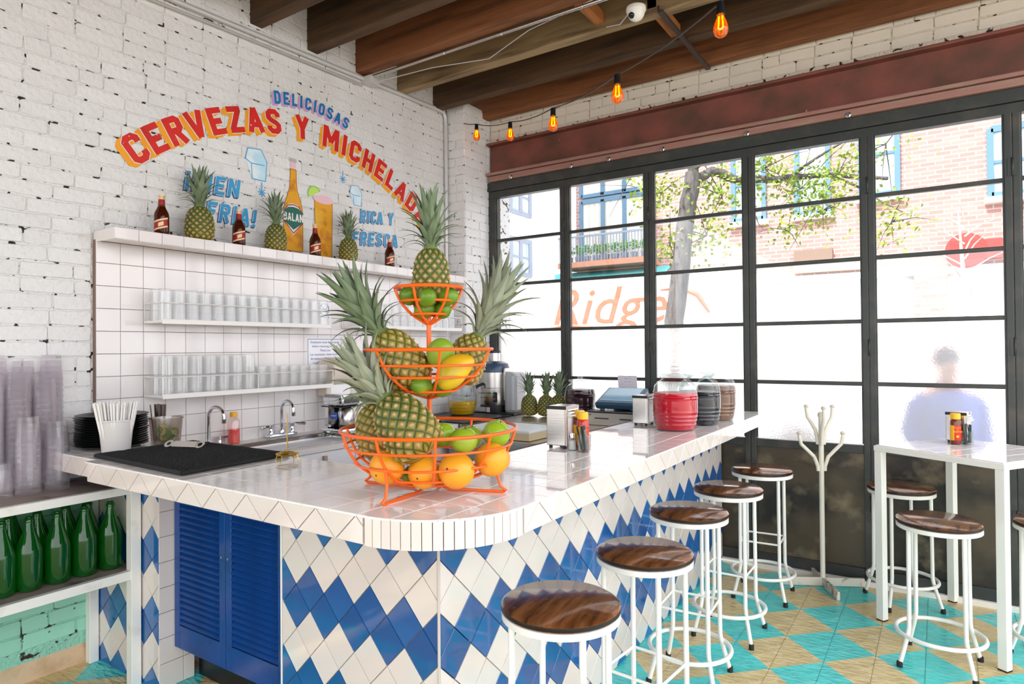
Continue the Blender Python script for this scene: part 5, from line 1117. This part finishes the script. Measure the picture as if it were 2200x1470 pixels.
for x in (-2.4, 1.8):
    for y in (4.72, 6.1): wh = MB().lathe([(.36, -.1), (.38, -.08), (.38, .08), (.36, .1)], 28, M4=Matrix.Translation((x, y, .38)) @ Matrix.Rotation(pi/2, 4, 'X')).obj('wheel', m_black, van); MB().lathe([(.2, -.11), (.2, .11)], 20, M4=Matrix.Translation((x, y, .38)) @ Matrix.Rotation(pi/2, 4, 'X')).obj('hub', m_steel, wh)
m_vo = M('van_orange_script', 'd0684c', .5)
text(van, 'Ridge', .82, (-.95, 4.585, 2.38), RY, m_vo, .004, shear=.3, sp=1.05)
MB().tube([(-.05, 4.59, 2.6), (.25, 4.59, 2.62), (.5, 4.59, 2.5), (.66, 4.59, 2.25)], .04, 6, rs=[.01, .035, .04, .02]).tube([(-2.1, 4.59, 2.05), (-1.6, 4.59, 2.12), (-1.2, 4.59, 2.08), (-.9, 4.59, 2.0)], .04, 6, rs=[.01, .03, .03, .01]).obj('swoosh', m_vo, van)
# street tree
tree = thing('street_tree', 'leaning street tree with grey trunk and bright yellow green leaves', 'tree')
m_bark = M('grey_bark', '6b6562', .9, var=(9, '4a4542', .45, .7, (3, 3, .6)), bump=(30, .8, .02, (2, 2, .5))); m_tl = M('spring_leaf', '6f8f26', .5, var=(1.5, '9aa83a', .4, .65), rnd=0); 
TB = [[(.86, 2.5, -.3), (.87, 2.5, 1.0), (.89, 2.51, 1.752), (.95, 2.54, 2.35), (1.0, 2.565, 2.85), (1.05, 2.6, 3.2), (1.08, 2.62, 3.4)], [(1.06, 2.61, 3.3), (1.25, 2.72, 3.42), (1.56, 2.93, 3.31), (1.99, 3.2, 3.34), (2.38, 3.48, 3.37), (2.9, 3.7, 3.3)], [(1.08, 2.62, 3.38), (1.05, 2.6, 3.7), (1.2, 2.5, 4.3), (1.1, 2.4, 5.0)], [(1.08, 2.6, 3.45), (1.3, 2.7, 3.66), (1.7, 2.8, 3.95), (2.2, 2.9, 4.3)], [(1.06, 2.6, 3.5), (.8, 2.5, 3.8), (.5, 2.4, 4.1)], [(1.99, 3.2, 3.34), (2.4, 3.2, 3.6), (2.9, 3.1, 3.75)], [(2.38, 3.48, 3.37), (2.8, 3.4, 3.05), (3.1, 3.3, 2.8)], [(1.56, 2.93, 3.31), (1.6, 3.0, 3.0), (1.75, 3.0, 2.75)]]
for k, P in enumerate(TB):
    Q = [Vector(p) for p in P]; S = []
    for i in range(len(Q)-1): S += [Q[i].lerp(Q[i+1], t/3)+Vector((random.uniform(-.012, .012), 0, random.uniform(-.012, .012))) for t in range(3)]
    S.append(Q[-1]); n = len(S); r0, r1 = ((.115, .085), (.06, .02), (.06, .02), (.05, .015), (.035, .01), (.02, .005), (.018, .004), (.016, .004))[k]
    MB().tube(S, .05, 10, rs=[r0+(r1-r0)*i/(n-1) for i in range(n)]).obj('trunk' if k == 0 else 'branch', m_bark, tree)
mbx = MB(); rr = random.Random(5); mbt = MB()
for (c, s, n) in (((.75, 2.5, 3.2), .3, 240), ((1.35, 2.8, 3.15), .32, 300), ((1.2, 2.7, 2.7), .25, 160), ((.85, 2.5, 2.6), .2, 120), ((1.75, 3.05, 3.45), .32, 300), ((2.1, 3.2, 3.2), .33, 320), ((2.45, 3.3, 3.3), .33, 320), ((2.3, 3.3, 2.95), .25, 200), ((1.95, 3.1, 2.75), .18, 70), ((2.95, 3.3, 2.75), .28, 170), ((2.9, 3.4, 3.6), .3, 70), ((.6, 2.5, 3.7), .35, 200), ((1.5, 2.7, 3.8), .4, 220)):
    for _ in range(n):
        p = Vector(c)+Vector((rr.gauss(0, s*.55), rr.gauss(0, s*.5), rr.gauss(0, s*.5))); u = Vector((rr.uniform(-1, 1), rr.uniform(-1, 1), rr.uniform(-1, .4))).normalized(); L = rr.uniform(.022, .036); w = u.orthogonal().normalized()*L*.62; nn = u.cross(w).normalized()*.004
        mbx.add([p-u*L, p+w*.9+nn, p+u*L*.3+w*.7, p+u*L, p+u*L*.3-w*.7, p-w*.9+nn], [(0, 1, 2, 3, 4, 5)])
    for _ in range(5):
        p = Vector(c); q = p+Vector((rr.gauss(0, s), rr.gauss(0, s*.6), rr.gauss(0, s))); mbt.tube([p, (p+q)/2+Vector((0, 0, .04)), q], .006, 5, rs=[.007, .005, .002])
stuff(mbx.obj('foliage', m_tl, tree)); stuff(mbt.obj('twigs', m_bark, tree))
bt_ = thing('bare_tree', 'small bare pale tree across the street in front of the shop', 'tree', (3.62, 5.0, -.3)); m_pb = M('pale_bark', 'd8d0c4', .8, var=(6, 'a89e92', .45, .7))
MB().tube([(0, 0, 0), (.0, 0, 1.2), (.02, 0, 2.1), (-.02, 0, 2.7), (-.06, 0, 3.4)], .03, 8, rs=[.045, .04, .03, .022, .006]).obj('trunk', m_pb, bt_)
for k in range(16):
    z = 1.9+k*.09; a = k*2.4; L = .75-.03*k; d = Vector((cos(a), sin(a)*.5, .55)); MB().tube([(0, 0, z), tuple(Vector((0, 0, z))+d*L*.5+Vector((0, 0, .03))), tuple(Vector((0, 0, z))+d*L)], .01, 6, rs=[.011, .007, .002]).obj('branch', m_pb, bt_)
# passer-by behind the frosted panes
ps = thing('person', 'person in a blue jacket standing outside behind the frosted glass', 'person', (3.39, .75, -.18), radians(20))
def skin(name, verts, edges, rad, m, sub=2):
    me = bpy.data.meshes.new(name); me.from_pydata(verts, edges, []); o = bpy.data.objects.new(name, me); COL.objects.link(o); o.parent = ps; me.materials.append(m)
    md = o.modifiers.new('skin', 'SKIN'); md.use_smooth_shade = True
    for i, r in enumerate(rad): me.skin_vertices[0].data[i].radius = (r if isinstance(r, tuple) else (r, r))
    me.skin_vertices[0].data[0].use_root = True; s = o.modifiers.new('sub', 'SUBSURF'); s.levels = s.render_levels = sub; return o
m_sk = M('skin_tone', 'c08a6a', .5, sss=.1); m_jk = M('blue_jacket', '3a62b8', .7, var=(8, '2b4c96', .4, .7)); m_tr = M('dark_trousers', '23252e', .8); m_hair = M('dark_hair', '1d1512', .6); m_shoe = M('black_shoe', '151515', .5)
V_ = [(0, 0, .82), (0, .0, 1.0), (0, -.01, 1.2), (0, 0, 1.32), (0, -.01, 1.39), (0, -.02, 1.46), (0, -.025, 1.54), (.15, 0, 1.27), (.22, .03, 1.05), (.17, -.12, .9), (.12, -.17, .86), (-.15, 0, 1.27), (-.22, .03, 1.05), (-.17, -.12, .9), (-.12, -.17, .86), (.085, 0, .76), (.095, -.01, .43), (.095, .02, .08), (.1, -.12, .04), (-.085, 0, .76), (-.095, -.01, .43), (-.095, .02, .08), (-.1, -.12, .04)]
E_ = [(0, 1), (1, 2), (2, 3), (3, 4), (4, 5), (5, 6), (3, 7), (7, 8), (8, 9), (9, 10), (3, 11), (11, 12), (12, 13), (13, 14), (0, 15), (15, 16), (16, 17), (17, 18), (0, 19), (19, 20), (20, 21), (21, 22)]
Rr = [(.14, .1), (.12, .09), (.14, .095), (.1, .07), .048, (.072, .085), (.068, .085), .058, .045, .034, .03, .058, .045, .034, .03, .075, .052, .036, .03, .075, .052, .036, .03]
skin('body', V_, E_, Rr, m_sk)
jk = MB().lathe([(.0, .74), (.15, .745), (.158, .8), (.148, .95), (.165, 1.12), (.172, 1.22), (.13, 1.31), (.07, 1.36), (.06, 1.4)], 24)
jk.v = [(x*1.12, y*.8, z) for x, y, z in jk.v]
for s in (-1, 1): jk.tube([(s*.13, 0, 1.29), (s*.19, .005, 1.22), (s*.225, .03, 1.05), (s*.2, -.06, .95), (s*.165, -.125, .895)], .06, 12, rs=[.06, .066, .06, .052, .05])
jk.obj('jacket', m_jk, ps)
tv = [0, 15, 16, 17, 19, 20, 21]; ix2 = {a: i for i, a in enumerate(tv)}
skin('trousers', [V_[a] for a in tv], [(ix2[a], ix2[b]) for a, b in E_ if a in ix2 and b in ix2], [tuple(x+.012 for x in (Rr[a] if isinstance(Rr[a], tuple) else (Rr[a], Rr[a]))) for a in tv], m_tr)
MB().ball((0, .012, 1.555), .083, .098, .085, 20, 12).obj('hair', m_hair, ps)
for s in (-1, 1): MB().ball((s*.03, -.104, 1.515), .011, .006, .007, 10, 6).obj('eye', m_paper, ps); MB().ball((s*.1, -.08, .035), .045, .13, .04, 16, 8).obj('shoe', m_shoe, ps)
MB().tube([(0, -.098, 1.52), (0, -.122, 1.485), (0, -.105, 1.478)], .01, 8).obj('nose', m_sk, ps)
